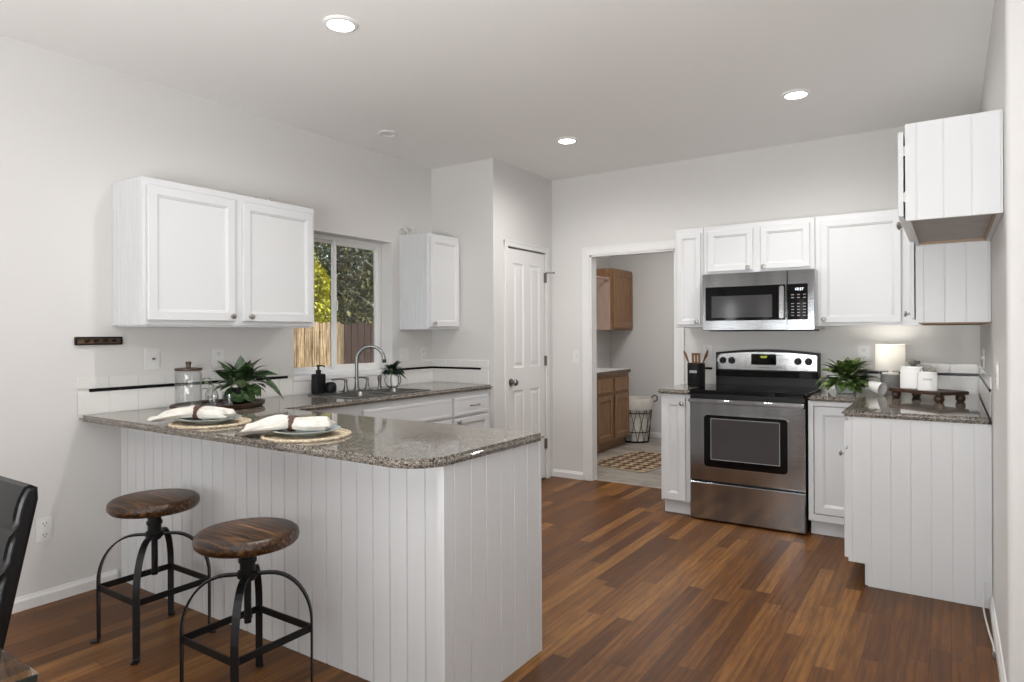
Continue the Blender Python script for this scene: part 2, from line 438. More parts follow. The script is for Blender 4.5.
def center(o):
    """put a top-level mesh's origin at the middle of its base"""
    xs = [v.co for v in o.data.vertices]
    c = Vector(((min(v.x for v in xs) + max(v.x for v in xs)) / 2, (min(v.y for v in xs) + max(v.y for v in xs)) / 2, min(v.z for v in xs)))
    for v in o.data.vertices: v.co -= c
    o.location = c; return o
def tag(o, label=None, cat=None, group=None, kind=None):
    if label: o['label'] = label
    if cat: o['category'] = cat
    if group: o['group'] = group
    if kind: o['kind'] = kind
    return o
def thing(name, label, cat, loc=(0, 0, 0), group=None):
    o = bpy.data.objects.new(name, None); C.objects.link(o); o.location = loc; o.empty_display_size = .05
    return tag(o, label, cat, group)
def struct(o): o['kind'] = 'structure'; return o
def sthing(name, loc=(0, 0, 0)):
    o = bpy.data.objects.new(name, None); C.objects.link(o); o.location = loc; o.empty_display_size = .05
    return struct(o)
def dup(root, loc, label=None, group=None):
    r = root.copy(); C.objects.link(r); r.location = loc
    if label: r['label'] = label
    if group: r['group'] = group
    for ch in list(root.children):
        c = ch.copy(); C.objects.link(c); c.parent = r
        for g_ in ch.children:
            d = g_.copy(); C.objects.link(d); d.parent = c
    return r
def text_mesh(name, s, size, m, parent, origin, xdir, ydir, depth=.0006):
    cu = bpy.data.curves.new('txt', 'FONT'); cu.body = s; cu.size = size; cu.align_x = 'CENTER'; cu.align_y = 'CENTER'; cu.extrude = depth
    to = bpy.data.objects.new('txt', cu); C.objects.link(to)
    bpy.context.view_layer.update()
    me = bpy.data.meshes.new_from_object(to.evaluated_get(bpy.context.evaluated_depsgraph_get()))
    bpy.data.objects.remove(to); bpy.data.curves.remove(cu)
    xd, yd = Vector(xdir).normalized(), Vector(ydir).normalized(); zd = xd.cross(yd)
    off = Vector((0, 0, 0)); pp = parent
    while pp is not None: off += pp.location; pp = pp.parent
    me.transform(Matrix((( xd.x, yd.x, zd.x, origin[0]), (xd.y, yd.y, zd.y, origin[1]), (xd.z, yd.z, zd.z, origin[2]), (0, 0, 0, 1))))
    me.transform(Matrix.Translation(-off))
    me.materials.clear(); me.materials.append(m); me.name = name
    o = bpy.data.objects.new(name, me); C.objects.link(o); o.parent = parent
    return o

# face mapping: (u along the wall, v up, n out of the face)
def face(kind, base):
    return {'+X': lambda u, v, n: Vector((base + n, u, v)), '-X': lambda u, v, n: Vector((base - n, u, v)),
            '-Y': lambda u, v, n: Vector((u, base - n, v))}[kind]
def fbox(mb, F, u0, u1, v0, v1, n0, n1, bev=0, seg=2):
    a, b_ = F(u0, v0, n0), F(u1, v1, n1)
    return mb.box(min(a.x, b_.x), max(a.x, b_.x), min(a.y, b_.y), max(a.y, b_.y), min(a.z, b_.z), max(a.z, b_.z), bev, seg)
def panelled(mb, F, u0, u1, v0, v1, n0, n1, cells, prof, cham=.003):
    """slab with recessed panels; cells = (a0,a1,b0,b1) panel rectangles; prof = [(inset, depth)...]"""
    t = bmesh.new()
    us = sorted({u0, u1} | {c[0] for c in cells} | {c[1] for c in cells}); vs = sorted({v0, v1} | {c[2] for c in cells} | {c[3] for c in cells})
    def V(u, v, n): return t.verts.new(F(u, v, n))
    def cl(u, v): return (min(max(u, u0 + cham), u1 - cham), min(max(v, v0 + cham), v1 - cham))
    for i in range(len(us) - 1):
        for j in range(len(vs) - 1):
            a0, a1, b0, b1 = us[i], us[i + 1], vs[j], vs[j + 1]
            if any(abs(a0 - c[0]) < 1e-6 and abs(a1 - c[1]) < 1e-6 and abs(b0 - c[2]) < 1e-6 and abs(b1 - c[3]) < 1e-6 for c in cells):
                loops = [[V(a0, b0, n1), V(a1, b0, n1), V(a1, b1, n1), V(a0, b1, n1)]]
                for ins, dep in prof:
                    loops.append([V(a0 + ins, b0 + ins, n1 - dep), V(a1 - ins, b0 + ins, n1 - dep), V(a1 - ins, b1 - ins, n1 - dep), V(a0 + ins, b1 - ins, n1 - dep)])
                for A, B in zip(loops, loops[1:]):
                    for k in range(4): t.faces.new((A[k], A[(k + 1) % 4], B[(k + 1) % 4], B[k]))
                t.faces.new(loops[-1])
            else:
                t.faces.new([V(*cl(a0, b0), n1), V(*cl(a1, b0), n1), V(*cl(a1, b1), n1), V(*cl(a0, b1), n1)])
    o = [(u0, v0), (u1, v0), (u1, v1), (u0, v1)]; ic = [cl(*p) for p in o]
    for k in range(4):
        k2 = (k + 1) % 4
        t.faces.new([V(*o[k], n1 - cham), V(*o[k2], n1 - cham), V(*ic[k2], n1), V(*ic[k], n1)])
        t.faces.new([V(*o[k], n0), V(*o[k2], n0), V(*o[k2], n1 - cham), V(*o[k], n1 - cham)])
    t.faces.new([V(*o[3], n0), V(*o[2], n0), V(*o[1], n0), V(*o[0], n0)])
    bmesh.ops.remove_doubles(t, verts=t.verts, dist=1e-5)
    bmesh.ops.recalc_face_normals(t, faces=t.faces[:])
    mb._merge(t); return mb
SHAKER = [(.003, .003), (.010, .005), (.013, .010), (.014, .010)]
def shaker(mb, F, u0, u1, v0, v1, n0, n1, st=.04):
    return panelled(mb, F, u0, u1, v0, v1, n0, n1, [(u0 + st, u1 - st, v0 + st, v1 - st)], SHAKER)
def beadboard(mb, F, u0, u1, v0, v1, th, pitch, start, gw=.005, gd=.003):
    """sheet from n=0 to n=th with vertical grooves"""
    prof = [(u0, th)]; u = start
    while u - gw > u0: u -= pitch
    while u - gw < u0: u += pitch
    while u + gw < u1:
        prof += [(u - gw / 2, th), (u - gw / 4, th - gd), (u + gw / 4, th - gd), (u + gw / 2, th)]; u += pitch
    prof.append((u1, th))
    t = bmesh.new()
    lo = [t.verts.new(F(a, v0, n)) for a, n in prof]; hi = [t.verts.new(F(a, v1, n)) for a, n in prof]
    for k in range(len(prof) - 1): t.faces.new((lo[k], lo[k + 1], hi[k + 1], hi[k]))
    b0, b1, b2, b3 = [t.verts.new(F(*q)) for q in ((u0, v0, 0), (u1, v0, 0), (u1, v1, 0), (u0, v1, 0))]
    t.faces.new((b0, b3, b2, b1)); t.faces.new((b0, lo[0], hi[0], b3)); t.faces.new((b1, b2, hi[-1], lo[-1]))
    t.faces.new([b0, b1] + lo[::-1]); t.faces.new([b3] + hi + [b2])
    bmesh.ops.recalc_face_normals(t, faces=t.faces[:]); mb._merge(t); return mb
def knob(F, u, v, n, parent, name='knob', m=None, r=.0155):
    d = F(u, v, n + 1) - F(u, v, n); q = d.to_track_quat('Z', 'Y')
    return MB().lathe([(0, 0), (.009, 0), (.0085, .003), (.0055, .006), (.006, .014), (r * .9, .018), (r, .022), (r * .85, .027), (r * .4, .029), (0, .0295)], F(u, v, n), 20, q).build(name, m or M['nickel'], parent, True)

# ================================================================== SETTING
TH = .20
WY0, WY1, WZ0, WZ1 = 2.905, 3.855, 1.035, 2.057     # kitchen window opening
w = MB()
w.box(XL - TH, XL, -3.2, WY0, 0, H).box(XL - TH, XL, WY1, 8.05, 0, H).box(XL - TH, XL, WY0, WY1, 0, WZ0).box(XL - TH, XL, WY0, WY1, WZ1, H)
struct(w.build('wall_left', M['wall']))
struct(MB().box(XL, XP, YP, YP + .1, 0, H).build('wall_pantry_front', M['wall']))
DY0, DY1, DZ = 4.535, 5.165, 2.055                 # pantry door opening
w = MB().box(XP - .1, XP, YP + .1, DY0, 0, H).box(XP - .1, XP, DY1, YB, 0, H).box(XP - .1, XP, DY0, DY1, DZ, H)
w.cyl((XP - .012, YP + .012, 0), (XP - .012, YP + .012, H), .0122, seg=16)
struct(w.build('wall_pantry_side', M['wall']))
OX0, OX1, OZ = -2.682, -1.893, 2.02                # laundry doorway
w = MB().box(XP - .1, OX0, YB, YB + .09, 0, H).box(OX1, XR + .1, YB, YB + .09, 0, H).box(OX0, OX1, YB, YB + .09, OZ, H)
struct(w.build('wall_back', M['wall']))
rc = .02
w = MB().prism([(XR, YB), (XR, YC + rc)] + [(XR + rc - rc * math.cos(a), YC + rc - rc * math.sin(a)) for a in [R(k * 15) for k in range(1, 7)]]
               + [(3.0, YC), (3.0, YC + .14), (XR + .12, YC + .14), (XR + .12, YB)], 0, H)
struct(w.build('wall_right', M['wall'], smooth=True))
struct(MB().box(3.0, 3.12, -3.2, YC + .14, 0, H).build('wall_east', M['wall']))
w = MB().box(XL - TH, 3.12, -3.32, -3.2, 0, H)
struct(w.build('wall_rear', M['wall']))
struct(MB().box(XL, -1.35, 7.93, 8.05, 0, H).build('wall_laundry_back', M['wall']))
struct(MB().box(-1.35, -1.25, YB + .09, 8.05, 0, H).build('wall_laundry_right', M['wall']))
struct(MB().box(XL - TH, 3.12, -3.32, 5.34, -.06, 0).build('floor', M['floor']))
struct(MB().box(XL - TH, -1.25, 5.34, 8.05, -.06, .001).build('floor_laundry', M['vinyl']))
struct(MB().box(XL - TH, 3.12, -3.32, 8.05, H, H + .1).build('ceiling', M['ceiling']))

def baseboard(name, pts, nrm):
    """pts: two floor points; nrm: direction out of the wall"""
    (x0, y0), (x1, y1) = pts; prof = [(0, 0), (.014, 0), (.014, .046), (.011, .052), (.008, .057), (.006, .065), (0, .067)]
    mb = MB(); P = []
    for x, y in pts: P.append([Vector((x + nrm[0] * a, y + nrm[1] * a, z)) for a, z in prof])
    mb.grid(P); mb.bm.faces.new([mb.bm.verts.new(p) for p in P[0]]); mb.bm.faces.new([mb.bm.verts.new(p) for p in P[1]][::-1])
    bmesh.ops.recalc_face_normals(mb.bm, faces=mb.bm.faces[:])
    return struct(mb.build(name, M['trim']))
baseboard('baseboard_left', [(XL, -3.2), (XL, 1.757)], (1, 0))
baseboard('baseboard_back', [(XP, YB), (OX0 - .076, YB)], (0, -1))
baseboard('baseboard_right', [(XR, YC + .01), (XR, 3.858)], (-1, 0))
baseboard('baseboard_laundry', [(XL, 7.93), (-1.35, 7.93)], (0, -1))

# door casings
def casing(name, F, u0, u1, v1, w_=.07, left=True, right=True):
    mb = MB()
    for a, b_, on in ((u0 - w_, u0, left), (u1, u1 + w_, right)):
        if on:
            fbox(mb, F, a, b_, 0, v1 + w_, 0, .014, .003)
    fbox(mb, F, u0 - w_ + .0, u1 + w_, v1, v1 + w_, 0, .015, .003)
    fbox(mb, F, u0 - w_ - .004, u1 + w_ + .004, v1 + w_ - .016, v1 + w_, 0, .019, .003)
    return struct(mb.build(name, M['trim']))
casing('trim_1', face('+X', XP), DY0 + .005, DY1 - .005, DZ, .05)
c = casing('trim_2', face('-Y', YB), OX0, OX1, OZ, .075)
mb = MB().box(OX0 - .004, OX0 + .014, YB - .004, YB + .094, 0, OZ).box(OX1 - .014, OX1 + .004, YB - .004, YB + .094, 0, OZ).box(OX0, OX1, YB - .004, YB + .094, OZ - .014, OZ + .004)
struct(mb.build('trim_3', M['trim']))

# pantry door: four recessed panels
F = face('+X', XP - .045)
d1 = sthing('door_1', (XP - .03, (DY0 + DY1) / 2, 0))
RAISED = [(.012, .008), (.03, .008), (.045, .002), (.046, .002)]
du0, du1 = DY0 + .006, DY1 - .006; um = (du0 + du1) / 2
mb = panelled(MB(), F, du0, du1, .012, DZ - .012, 0, .04,
              [(du0 + .095, um - .045, 1.03, 1.925), (um + .045, du1 - .095, 1.03, 1.925), (du0 + .095, um - .045, .22, .84), (um + .045, du1 - .095, .22, .84)], RAISED)
mb.build('door_slab', M['door'], d1)
k = F(DY0 + .062, .912, .04); q = Vector((1, 0, 0)).to_track_quat('Z', 'Y')
MB().lathe([(0, 0), (.033, 0), (.032, .006), (.014, .01), (.011, .03), (.02, .036), (.0275, .045), (.027, .055), (.02, .063), (0, .065)], k, 24, q).build('door_knob', M['bronze'], d1, True)
for z in (1.83, 1.075, .32):
    hm = MB().cyl((XP + .008, DY1 - .002, z - .045), (XP + .008, DY1 - .002, z + .045), .007, seg=12)
    hm.box(XP - .006, XP + .006, DY1 - .022, DY1 + .016, z - .045, z + .045)
    hm.build('hinge', M['bronze'], d1)
    if z > 1.8: hm = MB().cyl((XP + .008, DY1 - .002, z + .0452), (XP + .07, DY1 + .03, z + .045), .005, seg=10).cyl((XP + .066, DY1 + .028, z + .045), (XP + .078, DY1 + .034, z + .045), .009, seg=12).cyl((XP + .008, DY1 - .002, z + .046), (XP + .04, DY1 - .05, z + .046), .005, seg=10).build('door_stop', M['bronze'], d1)

# kitchen window: a white slider with a screen on the right half
w1 = sthing('window_1', (XL - .15, (WY0 + WY1) / 2, WZ0))
FX0, FX1 = XL - .178, XL - .118
def ring(mb, y0, y1, z0, z1, wd, x0, x1, bev=.003):
    mb.box(x0, x1, y0, y0 + wd, z0, z1, bev).box(x0, x1, y1 - wd, y1, z0, z1, bev)
    mb.box(x0, x1, y0 + wd - .002, y1 - wd + .002, z0, z0 + wd, bev).box(x0, x1, y0 + wd - .002, y1 - wd + .002, z1 - wd, z1, bev); return mb
ym = 3.385
ring(MB(), WY0, WY1, WZ0, WZ1, .03, FX0, FX1).build('window_frame', M['trim'], w1)
ring(MB(), WY0 + .028, ym + .02, WZ0 + .028, WZ1 - .028, .022, FX0 + .006, FX0 + .028).build('fixed_sash', M['trim'], w1)
ring(MB(), ym - .028, WY1 - .026, WZ0 + .026, WZ1 - .026, .034, FX0 + .03, FX1 - .002).build('sliding_sash', M['trim'], w1)
MB().box(FX0 + .015, FX0 + .019, WY0 + .048, ym, WZ0 + .048, WZ1 - .048).build('window_pane', M['pane'], w1)
MB().box(FX0 + .043, FX0 + .047, ym + .012, WY1 - .062, WZ0 + .062, WZ1 - .062).build('window_pane', M['pane'], w1)
tag(MB().box(FX0 - .012, FX0 - .01, ym, WY1 - .03, WZ0 + .03, WZ1 - .03).build('insect_screen', M['screen'], w1), 'fine dark insect screen')
MB().box(FX1 - .003, FX1 + .012, ym - .008, ym + .006, 1.5, 1.58, .003).build('latch', M['trim'], w1)
MB().box(XL - .12, XL + .012, WY0 - .012, WY1 + .008, WZ0 - .034, WZ0 + .001, .004).build('window_sill', M['trim'], w1)

# tile backsplash with a black liner
def splash(name, F, u0, u1, z0, z1, holes=(), lin=True, l0=None, l1=None, tile_w=.152):
    mb = MB(); z_l0, z_l1 = 1.028, 1.044
    rows = [(z0, z_l0 - .002), (z_l1 + .002, z1)]
    segs = []
    for (b0, b1) in rows:
        u = u0
        while u < u1 - 1e-4:
            e = min(u + tile_w, u1)
            if e - u > .01:
                ok = True
                for (h0, h1, hz) in holes:
                    if e > h0 and u < h1 and b1 > hz: ok = False
                if ok: fbox(mb, F, u, e - .0012, b0, b1, 0, .007, .001, 1)
            u = e
    fbox(mb, F, u0, u1, z0, 1.03, 0, .004)
    return struct(mb.build(name, M['tile']))
def liner(name, F, u0, u1):
    mb = MB(); u = u0
    while u < u1 - 1e-4:
        e = min(u + .152, u1); fbox(mb, F, u, e - .0015, 1.0275, 1.0445, 0, .009, .002, 1); u = e
    return struct(mb.build(name, M['liner']))
FL, FP, FB, FR = face('+X', XL), face('-Y', YP), face('-Y', YB), face('-X', XR)
SPT = 1.105
splash('trim_4', FL, 1.565, WY0 - .014, CT, SPT); liner('trim_5', FL, 1.62, 2.85)
splash('trim_6', FL, WY1 + .014, YP, CT, SPT); liner('trim_7', FL, WY1 + .07, YP - .002)
mb = MB(); fbox(mb, FL, WY0 - .014, WY1 + .014, CT, WZ0 - .036, 0, .007, .001, 1); struct(mb.build('trim_8', M['tile']))
splash('trim_9', FP, XL + .007, -3.125, CT, SPT); liner('trim_10', FP, XL + .009, -3.2)
splash('trim_11', FB, -1.80, -1.552, CT, SPT); liner('trim_12', FB, -1.74, -1.59)
splash('trim_13', FB, -.76, XR, CT, SPT); liner('trim_14', FB, -.72, XR - .009)
splash('trim_15', FR, 3.88, YB - .007, CT, SPT); liner('trim_16', FR, 3.95, YB - .009)

# ================================================================== CABINETS
def upper(name, label, F, u0, u1, v0, v1, depth, doors, side_ends=(), pitch=.0437, knobs=(), gap=.002, group=None, st=.058, base_n=0.002):
    """wall cabinet on face F (n = distance from the wall)"""
    o = thing(name, label, 'cabinet', F((u0 + u1) / 2, v0, depth / 2), group)
    mb = MB(); fbox(mb, F, u0 + .0005, u1 - .0005, v0, v1, base_n, depth, .0015, 1)
    mb.build('cabinet_body', M['cab'], o)
    return o
def fb(F, *a, bev=.002):
    mb = MB(); fbox(mb, F, *a, bev); return mb
def hang_lip(o, F, u0, u1, v0, n0, n1):
    mb = MB(); fbox(mb, F, u0, u1, v0 - .0, v0 + .001, n0, n1); return mb

# --- big wall cabinet left of the window
D = .305
o = upper('wall_cabinet', 'wide white two-door wall cabinet left of the kitchen window', FL, 1.743, 2.828, 1.375, 2.134, D, 2)
def side_bead(o, x0, x1, yface, z0, z1, start, pitch=.0437):
    Fs = face('-Y', yface)
    beadboard(MB(), Fs, x0, x1, z0, z1, .006, pitch, start, .0045, .0022).build('beadboard_side', M['cab'], o)
side_bead(o, XL + .002, XL + D, 1.743, 1.375, 2.134, XL + .073)
for (a, b_, ku) in ((1.76, 2.252, 2.227), (2.302, 2.803, 2.345)):
    Fd = face('+X', XL + D)
    d = shaker(MB(), Fd, a, b_, 1.4, 2.095, .001, .021, .046).build('door', M['cab'], o)
    knob(Fd, ku, 1.428, .021, d)
MB().box(XL + .01, XL + D - .012, 1.76, 2.80, 1.366, 1.375).build('light_rail', M['cab'], o)

# --- corner wall cabinet right of the window
o = upper('wall_cabinet', 'narrow white one-door wall cabinet right of the window in the pantry corner', FL, 3.945, YP - .002, 1.36, 2.124, .3, 1)
side_bead(o, XL + .002, XL + .3, 3.945, 1.36, 2.124, XL + .045)
Fd = face('+X', XL + .3)
d = shaker(MB(), Fd, 3.968, 4.322, 1.382, 2.095, .001, .021).build('door', M['cab'], o)
knob(Fd, 3.992, 1.408, .021, d)

# --- wall cabinets on the range wall
D = .305; Fd = face('-Y', YB - D); VB, VT = 1.365, 2.128
o = upper('wall_cabinet', 'slim white one-door wall cabinet left of the microwave', FB, -1.785, -1.562, VB, VT, D, 1)
d = shaker(MB(), Fd, -1.760, -1.582, 1.385, 2.085, .001, .021, .033).build('door', M['cab'], o); knob(Fd, -1.610, 1.408, .021, d)
o = upper('wall_cabinet', 'short white two-door wall cabinet above the microwave', FB, -1.560, -.782, 1.762, VT, D, 2)
for a, b_, ku in ((-1.525, -1.196, -1.228), (-1.142, -.812, -1.118)):
    d = shaker(MB(), Fd, a, b_, 1.782, 2.09, .001, .021).build('door', M['cab'], o); knob(Fd, ku, 1.80, .021, d)
o = upper('wall_cabinet', 'tall white one-door wall cabinet right of the microwave', FB, -.780, -.15, VB, VT, D, 1)
d = shaker(MB(), Fd, -.743, -.264, 1.387, 2.09, .001, .021, .04).build('door', M['cab'], o); knob(Fd, -.722, 1.41, .021, d)

# --- end wall cabinet on the right wall and the one over the fridge space
XE = -.143
o = upper('wall_cabinet', 'white wall cabinet on the right wall, beadboard side above the canisters', FR, 3.885, 4.975, 1.368, 2.128, XR - XE, 1)
beadboard(MB(), face('-Y', 3.885), XE, XR - .002, 1.368, 2.128, .006, .0875, XE + .035).build('beadboard_side', M['cab'], o)
MB().box(XE + .012, XR - .01, 3.895, 4.965, 1.362, 1.369).build('bottom_panel', M['edge_wood'], o)
Fx = face('-X', XE)
d = shaker(MB(), Fx, 3.90, 4.40, 1.39, 2.10, .007, .026).build('door', M['cab'], o); knob(Fx, 3.95, 1.415, .026, d)
o = thing('wall_cabinet', 'short white wall cabinet over the empty fridge space, nearest on the right', 'cabinet', ((XE + XR) / 2, 3.43, 1.754))
mb = MB().box(XE, XR - .002, 2.986, 3.003, 1.754, 2.13).box(XE, XR - .002, 3.865, 3.882, 1.754, 2.13).box(XE, XE + .018, 3.0, 3.87, 1.754, 2.13).box(XR - .02, XR - .002, 3.0, 3.87, 1.754, 2.13).box(XE, XR - .002, 2.986, 3.882, 2.113, 2.13)
mb.build('cabinet_body', M['cab'], o)
beadboard(MB(), face('-Y', 2.986), XE, XR - .002, 1.754, 2.13, .006, .0875, XE + .125).build('beadboard_side', M['cab'], o)
tag(MB().box(XE + .018, XR - .02, 3.003, 3.865, 1.768, 1.778).build('bottom_panel', M['unfinished'], o), 'unfinished grey-brown underside')
tag(MB().box(XE + .018, XR - .02, 3.853, 3.865, 1.756, 1.768).box(XR - .03, XR - .02, 3.003, 3.853, 1.756, 1.768).build('cleat', M['edge_wood'], o), 'raw wood cleats')
for a, b_, ku in ((2.995, 3.425, 3.40), (3.435, 3.878, 3.46)):
    d = shaker(MB(), Fx, a, b_, 1.775, 2.105, .007, .026).build('door', M['cab'], o); knob(Fx, ku, 1.80, .026, d)
for y in (3.0,):
    for z in (1.85, 2.03): MB().box(XE - .007, XE + .004, 2.996, 3.03, z - .02, z + .02, .002).build('hinge', M['nickel'], o)

# --- peninsula
PX, PYF, PYB = -1.42, 1.776, 2.345
o = thing('peninsula_cabinet', 'white beadboard peninsula base behind the two stools', 'cabinet', (-2.57, 2.05, 0))
MB().box(XL + .002, PX - .0125, PYF + .012, PYB, .0, .878).build('cabinet_body', M['cab'], o)
beadboard(MB(), face('-Y', PYF + .012), XL + .003, PX - .03, 0.001, .878, .012, .0872, -2.5194, .008, .006).build('front_panel', M['cab'], o)
beadboard(MB(), face('+X', PX - .012), 1.712, PYB, .001, .878, .012, .0935, 1.861, .006, .004).build('end_panel', M['cab'], o)
MB().box(PX - .03, PX - .0125, 1.713, PYF + .012, .001, .878, .001).build('corner_post', M['cab'], o)
# --- sink run
SX = -3.117
o = thing('sink_base_cabinet', 'white base cabinet run under the sink with drawer and doors', 'cabinet', (-3.42, 3.35, 0))
MB().box(XL + .002, SX, PYB + .002, YP - .002, .1, .685).box(XL + .002, SX - .06, PYB + .002, YP - .002, 0, .1).box(SX - .02, SX, PYB + .002, YP - .002, .685, .878).box(XL + .002, SX - .02, 3.9, YP - .002, .685, .878).build('cabinet_body', M['cab'], o)
Fs = face('+X', SX)
slab = [(.016, .0), (.02, .004), (.03, .004)]
d = panelled(MB(), Fs, 3.865, 4.305, .70, .838, .001, .02, [(3.885, 4.285, .72, .818)], [(.004, .002), (.006, .002)]).build('drawer_front', M['cab'], o)
hm = MB().tube([Fs(4.06, .768, .02), Fs(4.06, .768, .04), Fs(4.075, .768, .05), Fs(4.145, .768, .05), Fs(4.16, .768, .04), Fs(4.16, .768, .02)], .005, 10)
hm.build('pull_handle', M['nickel'], d, True)
d = shaker(MB(), Fs, 3.865, 4.305, .125, .68, .001, .02).build('door', M['cab'], o); knob(Fs, 3.905, .655, .02, d)
panelled(MB(), Fs, 2.95, 3.83, .70, .838, .001, .02, [(2.97, 3.81, .72, .818)], [(.004, .002), (.006, .002)]).build('false_drawer_front', M['cab'], o)
for a, b_, ku in ((2.95, 3.385, 3.345), (3.395, 3.83, 3.435)):
    d = shaker(MB(), Fs, a, b_, .125, .68, .001, .02).build('door', M['cab'], o); knob(Fs, ku, .655, .02, d)

# --- base cabinets on the range wall
BY = 4.632; Fd = face('-Y', BY)
def base(name, label, u0, u1, toe=True):
    o = thing(name, label, 'cabinet', ((u0 + u1) / 2, (BY + YB) / 2, 0))
    MB().box(u0, u1, BY, YB - .002, .1, .878).box(u0 + .005, u1 - .005, BY + .06, YB - .002, .0, .1).build('cabinet_body', M['cab'], o); return o
o = base('base_cabinet', 'narrow white base cabinet left of the range', -1.772, -1.556)
d = shaker(MB(), Fd, -1.762, -1.585, .112, .855, .001, .021, .05).build('door', M['cab'], o); knob(Fd, -1.608, .815, .021, d)
o = base('base_cabinet', 'white base cabinet right of the range, door recessed in its frame', -.77, -.4725)
panelled(MB(), Fd, -.77, -.4725, .1, .878, 0, .012, [(-.738, -.476, .145, .847)], [(.001, .012), (.002, .012)]).build('face_frame', M['cab'], o)
shaker(MB(), Fd, -.734, -.478, .149, .843, .0, .012, .05).build('door', M['cab'], o)

XB = -.45; YE = 3.862
o = thing('base_cabinet', 'white base cabinet along the right wall with beadboard end panel', 'cabinet', ((XB + XR) / 2, 4.45, 0))
MB().box(XB, XR - .002, YE + .012, YB - .002, .116, .878).box(XB + .075, XR - .002, YE + .02, YB - .002, 0, .116).build('cabinet_body', M['cab'], o)
Fe = face('-Y', YE + .012)
ep = beadboard(MB(), Fe, XB, XB + .09, .116, .878, .012, .0872, XB + .02, .004, .002)
beadboard(ep, Fe, XB + .09, XR - .002, .001, .878, .012, .0872, -.3405, .004, .002); ep.build('end_panel', M['cab'], o)
Fx = face('-X', XB)
d = shaker(MB(), Fx, YE + .02, 4.42, .13, .70, .001, .021).build('door', M['cab'], o); knob(Fx, 3.925, .672, .021, d)
d = panelled(MB(), Fx, YE + .02, 4.42, .72, .855, .001, .021, [(YE + .04, 4.40, .74, .835)], [(.004, .002), (.006, .002)]).build('drawer_front', M['cab'], o)

# ================================================================== WORKTOPS
def rounded(pts, radii, n=8):
    out = []; N = len(pts)
    for i, (p, r) in enumerate(zip(pts, radii)):
        p = Vector(p)
        if r <= 0: out.append((p.x, p.y)); continue
        a = (Vector(pts[i - 1]) - p).normalized(); b_ = (Vector(pts[(i + 1) % N]) - p).normalized()
        ang = a.angle(b_); dd = r / math.tan(ang / 2); cc = p + (a + b_).normalized() * (r / math.sin(ang / 2))
        s_ = p + a * dd; e = p + b_ * dd
        a0 = math.atan2(s_.y - cc.y, s_.x - cc.x); a1 = math.atan2(e.y - cc.y, e.x - cc.x)
        while a1 - a0 > math.pi: a1 -= 2 * math.pi
        while a1 - a0 < -math.pi: a1 += 2 * math.pi
        for k in range(n + 1):
            t_ = a0 + (a1 - a0) * k / n; out.append((cc.x + r * math.cos(t_), cc.y + r * math.sin(t_)))
    return out
CF, CE, CB, CSX = 1.572, -1.392, 2.338, -3.078
pts = rounded([(XL + .001, CF), (CE, CF), (CE, CB), (CSX, CB), (CSX, YP - .001), (XL + .001, YP - .001)], [0, .15, .02, .02, .02, 0], 12)
wt = MB().prism(pts, .879, CT, .0145, 5).build('worktop', M['granite'], smooth=True)
SKX0, SKX1, SKY0, SKY1 = -3.585, -3.155, 2.90, 3.66
cut = MB().box(SKX0 + .03, SKX1 - .015, SKY0 + .02, SKY1 - .02, .8, 1.0).build('cut', None)
md = wt.modifiers.new('b', 'BOOLEAN'); md.object = cut; md.operation = 'DIFFERENCE'; md.solver = 'EXACT'
bpy.context.view_layer.update()
me = bpy.data.meshes.new_from_object(wt.evaluated_get(bpy.context.evaluated_depsgraph_get()))
wt.modifiers.clear(); old = wt.data; wt.data = me; bpy.data.meshes.remove(old); bpy.data.objects.remove(cut)
center(wt)
tag(wt, 'speckled granite L-shaped worktop over the peninsula and sink run', 'worktop')
o = center(MB().prism(rounded([(-1.79, YB - .001), (-1.79, 4.588), (-1.552, 4.588), (-1.552, YB - .001)], [0, .02, 0, 0]), .879, CT, .012, 3).build('worktop', M['granite'], smooth=True))
tag(o, 'short granite worktop piece left of the range under the utensil crock', 'worktop')
o = center(MB().prism(rounded([(-.765, YB - .001), (-.765, 4.588), (-.48, 4.588), (-.48, 3.835), (XR - .001, 3.835), (XR - .001, YB - .001)], [0, 0, .02, .02, 0, 0]), .879, CT, .014, 4).build('worktop', M['granite'], smooth=True))
tag(o, 'granite corner worktop right of the range along the right wall', 'worktop')

# --- sink
o = thing('kitchen_sink', 'double-bowl steel sink set into the worktop under the window', 'sink', ((SKX0 + SKX1) / 2, 3.28, .72))
mb = MB(); zr = CT + .006
yd = 3.30
def bowl(mb, x0, x1, y0, y1, z):
    r = .05; a = rounded([(x0, y0), (x1, y0), (x1, y1), (x0, y1)], [r] * 4, 5)
    b_ = rounded([(x0 + .012, y0 + .012), (x1 - .012, y0 + .012), (x1 - .012, y1 - .012), (x0 + .012, y1 - .012)], [r] * 4, 5)
    t = bmesh.new(); A = [t.verts.new((*p, zr - .002)) for p in a]; B = [t.verts.new((*p, z)) for p in b_]
    n = len(A)
    for k in range(n): t.faces.new((A[k], B[k], B[(k + 1) % n], A[(k + 1) % n]))
    t.faces.new(B); mb._merge(t)
bowl(mb, SKX0 + .09, SKX1 - .03, SKY0 + .035, yd - .012, .73); bowl(mb, SKX0 + .09, SKX1 - .03, yd + .012, SKY1 - .035, .75)
mb.build('bowl', M['sinksteel'], o, True)
mb = MB().box(SKX0, SKX0 + .095, SKY0, SKY1, CT + .0005, zr, .002).box(SKX1 - .035, SKX1, SKY0, SKY1, CT + .0005, zr, .002)
mb.box(SKX0 + .09, SKX1 - .03, SKY0, SKY0 + .04, CT + .0005, zr, .002).box(SKX0 + .09, SKX1 - .03, SKY1 - .04, SKY1, CT + .0005, zr, .002).box(SKX0 + .09, SKX1 - .03, yd - .016, yd + .016, CT - .005, zr, .002)
mb.build('rim', M['sinksteel'], o)
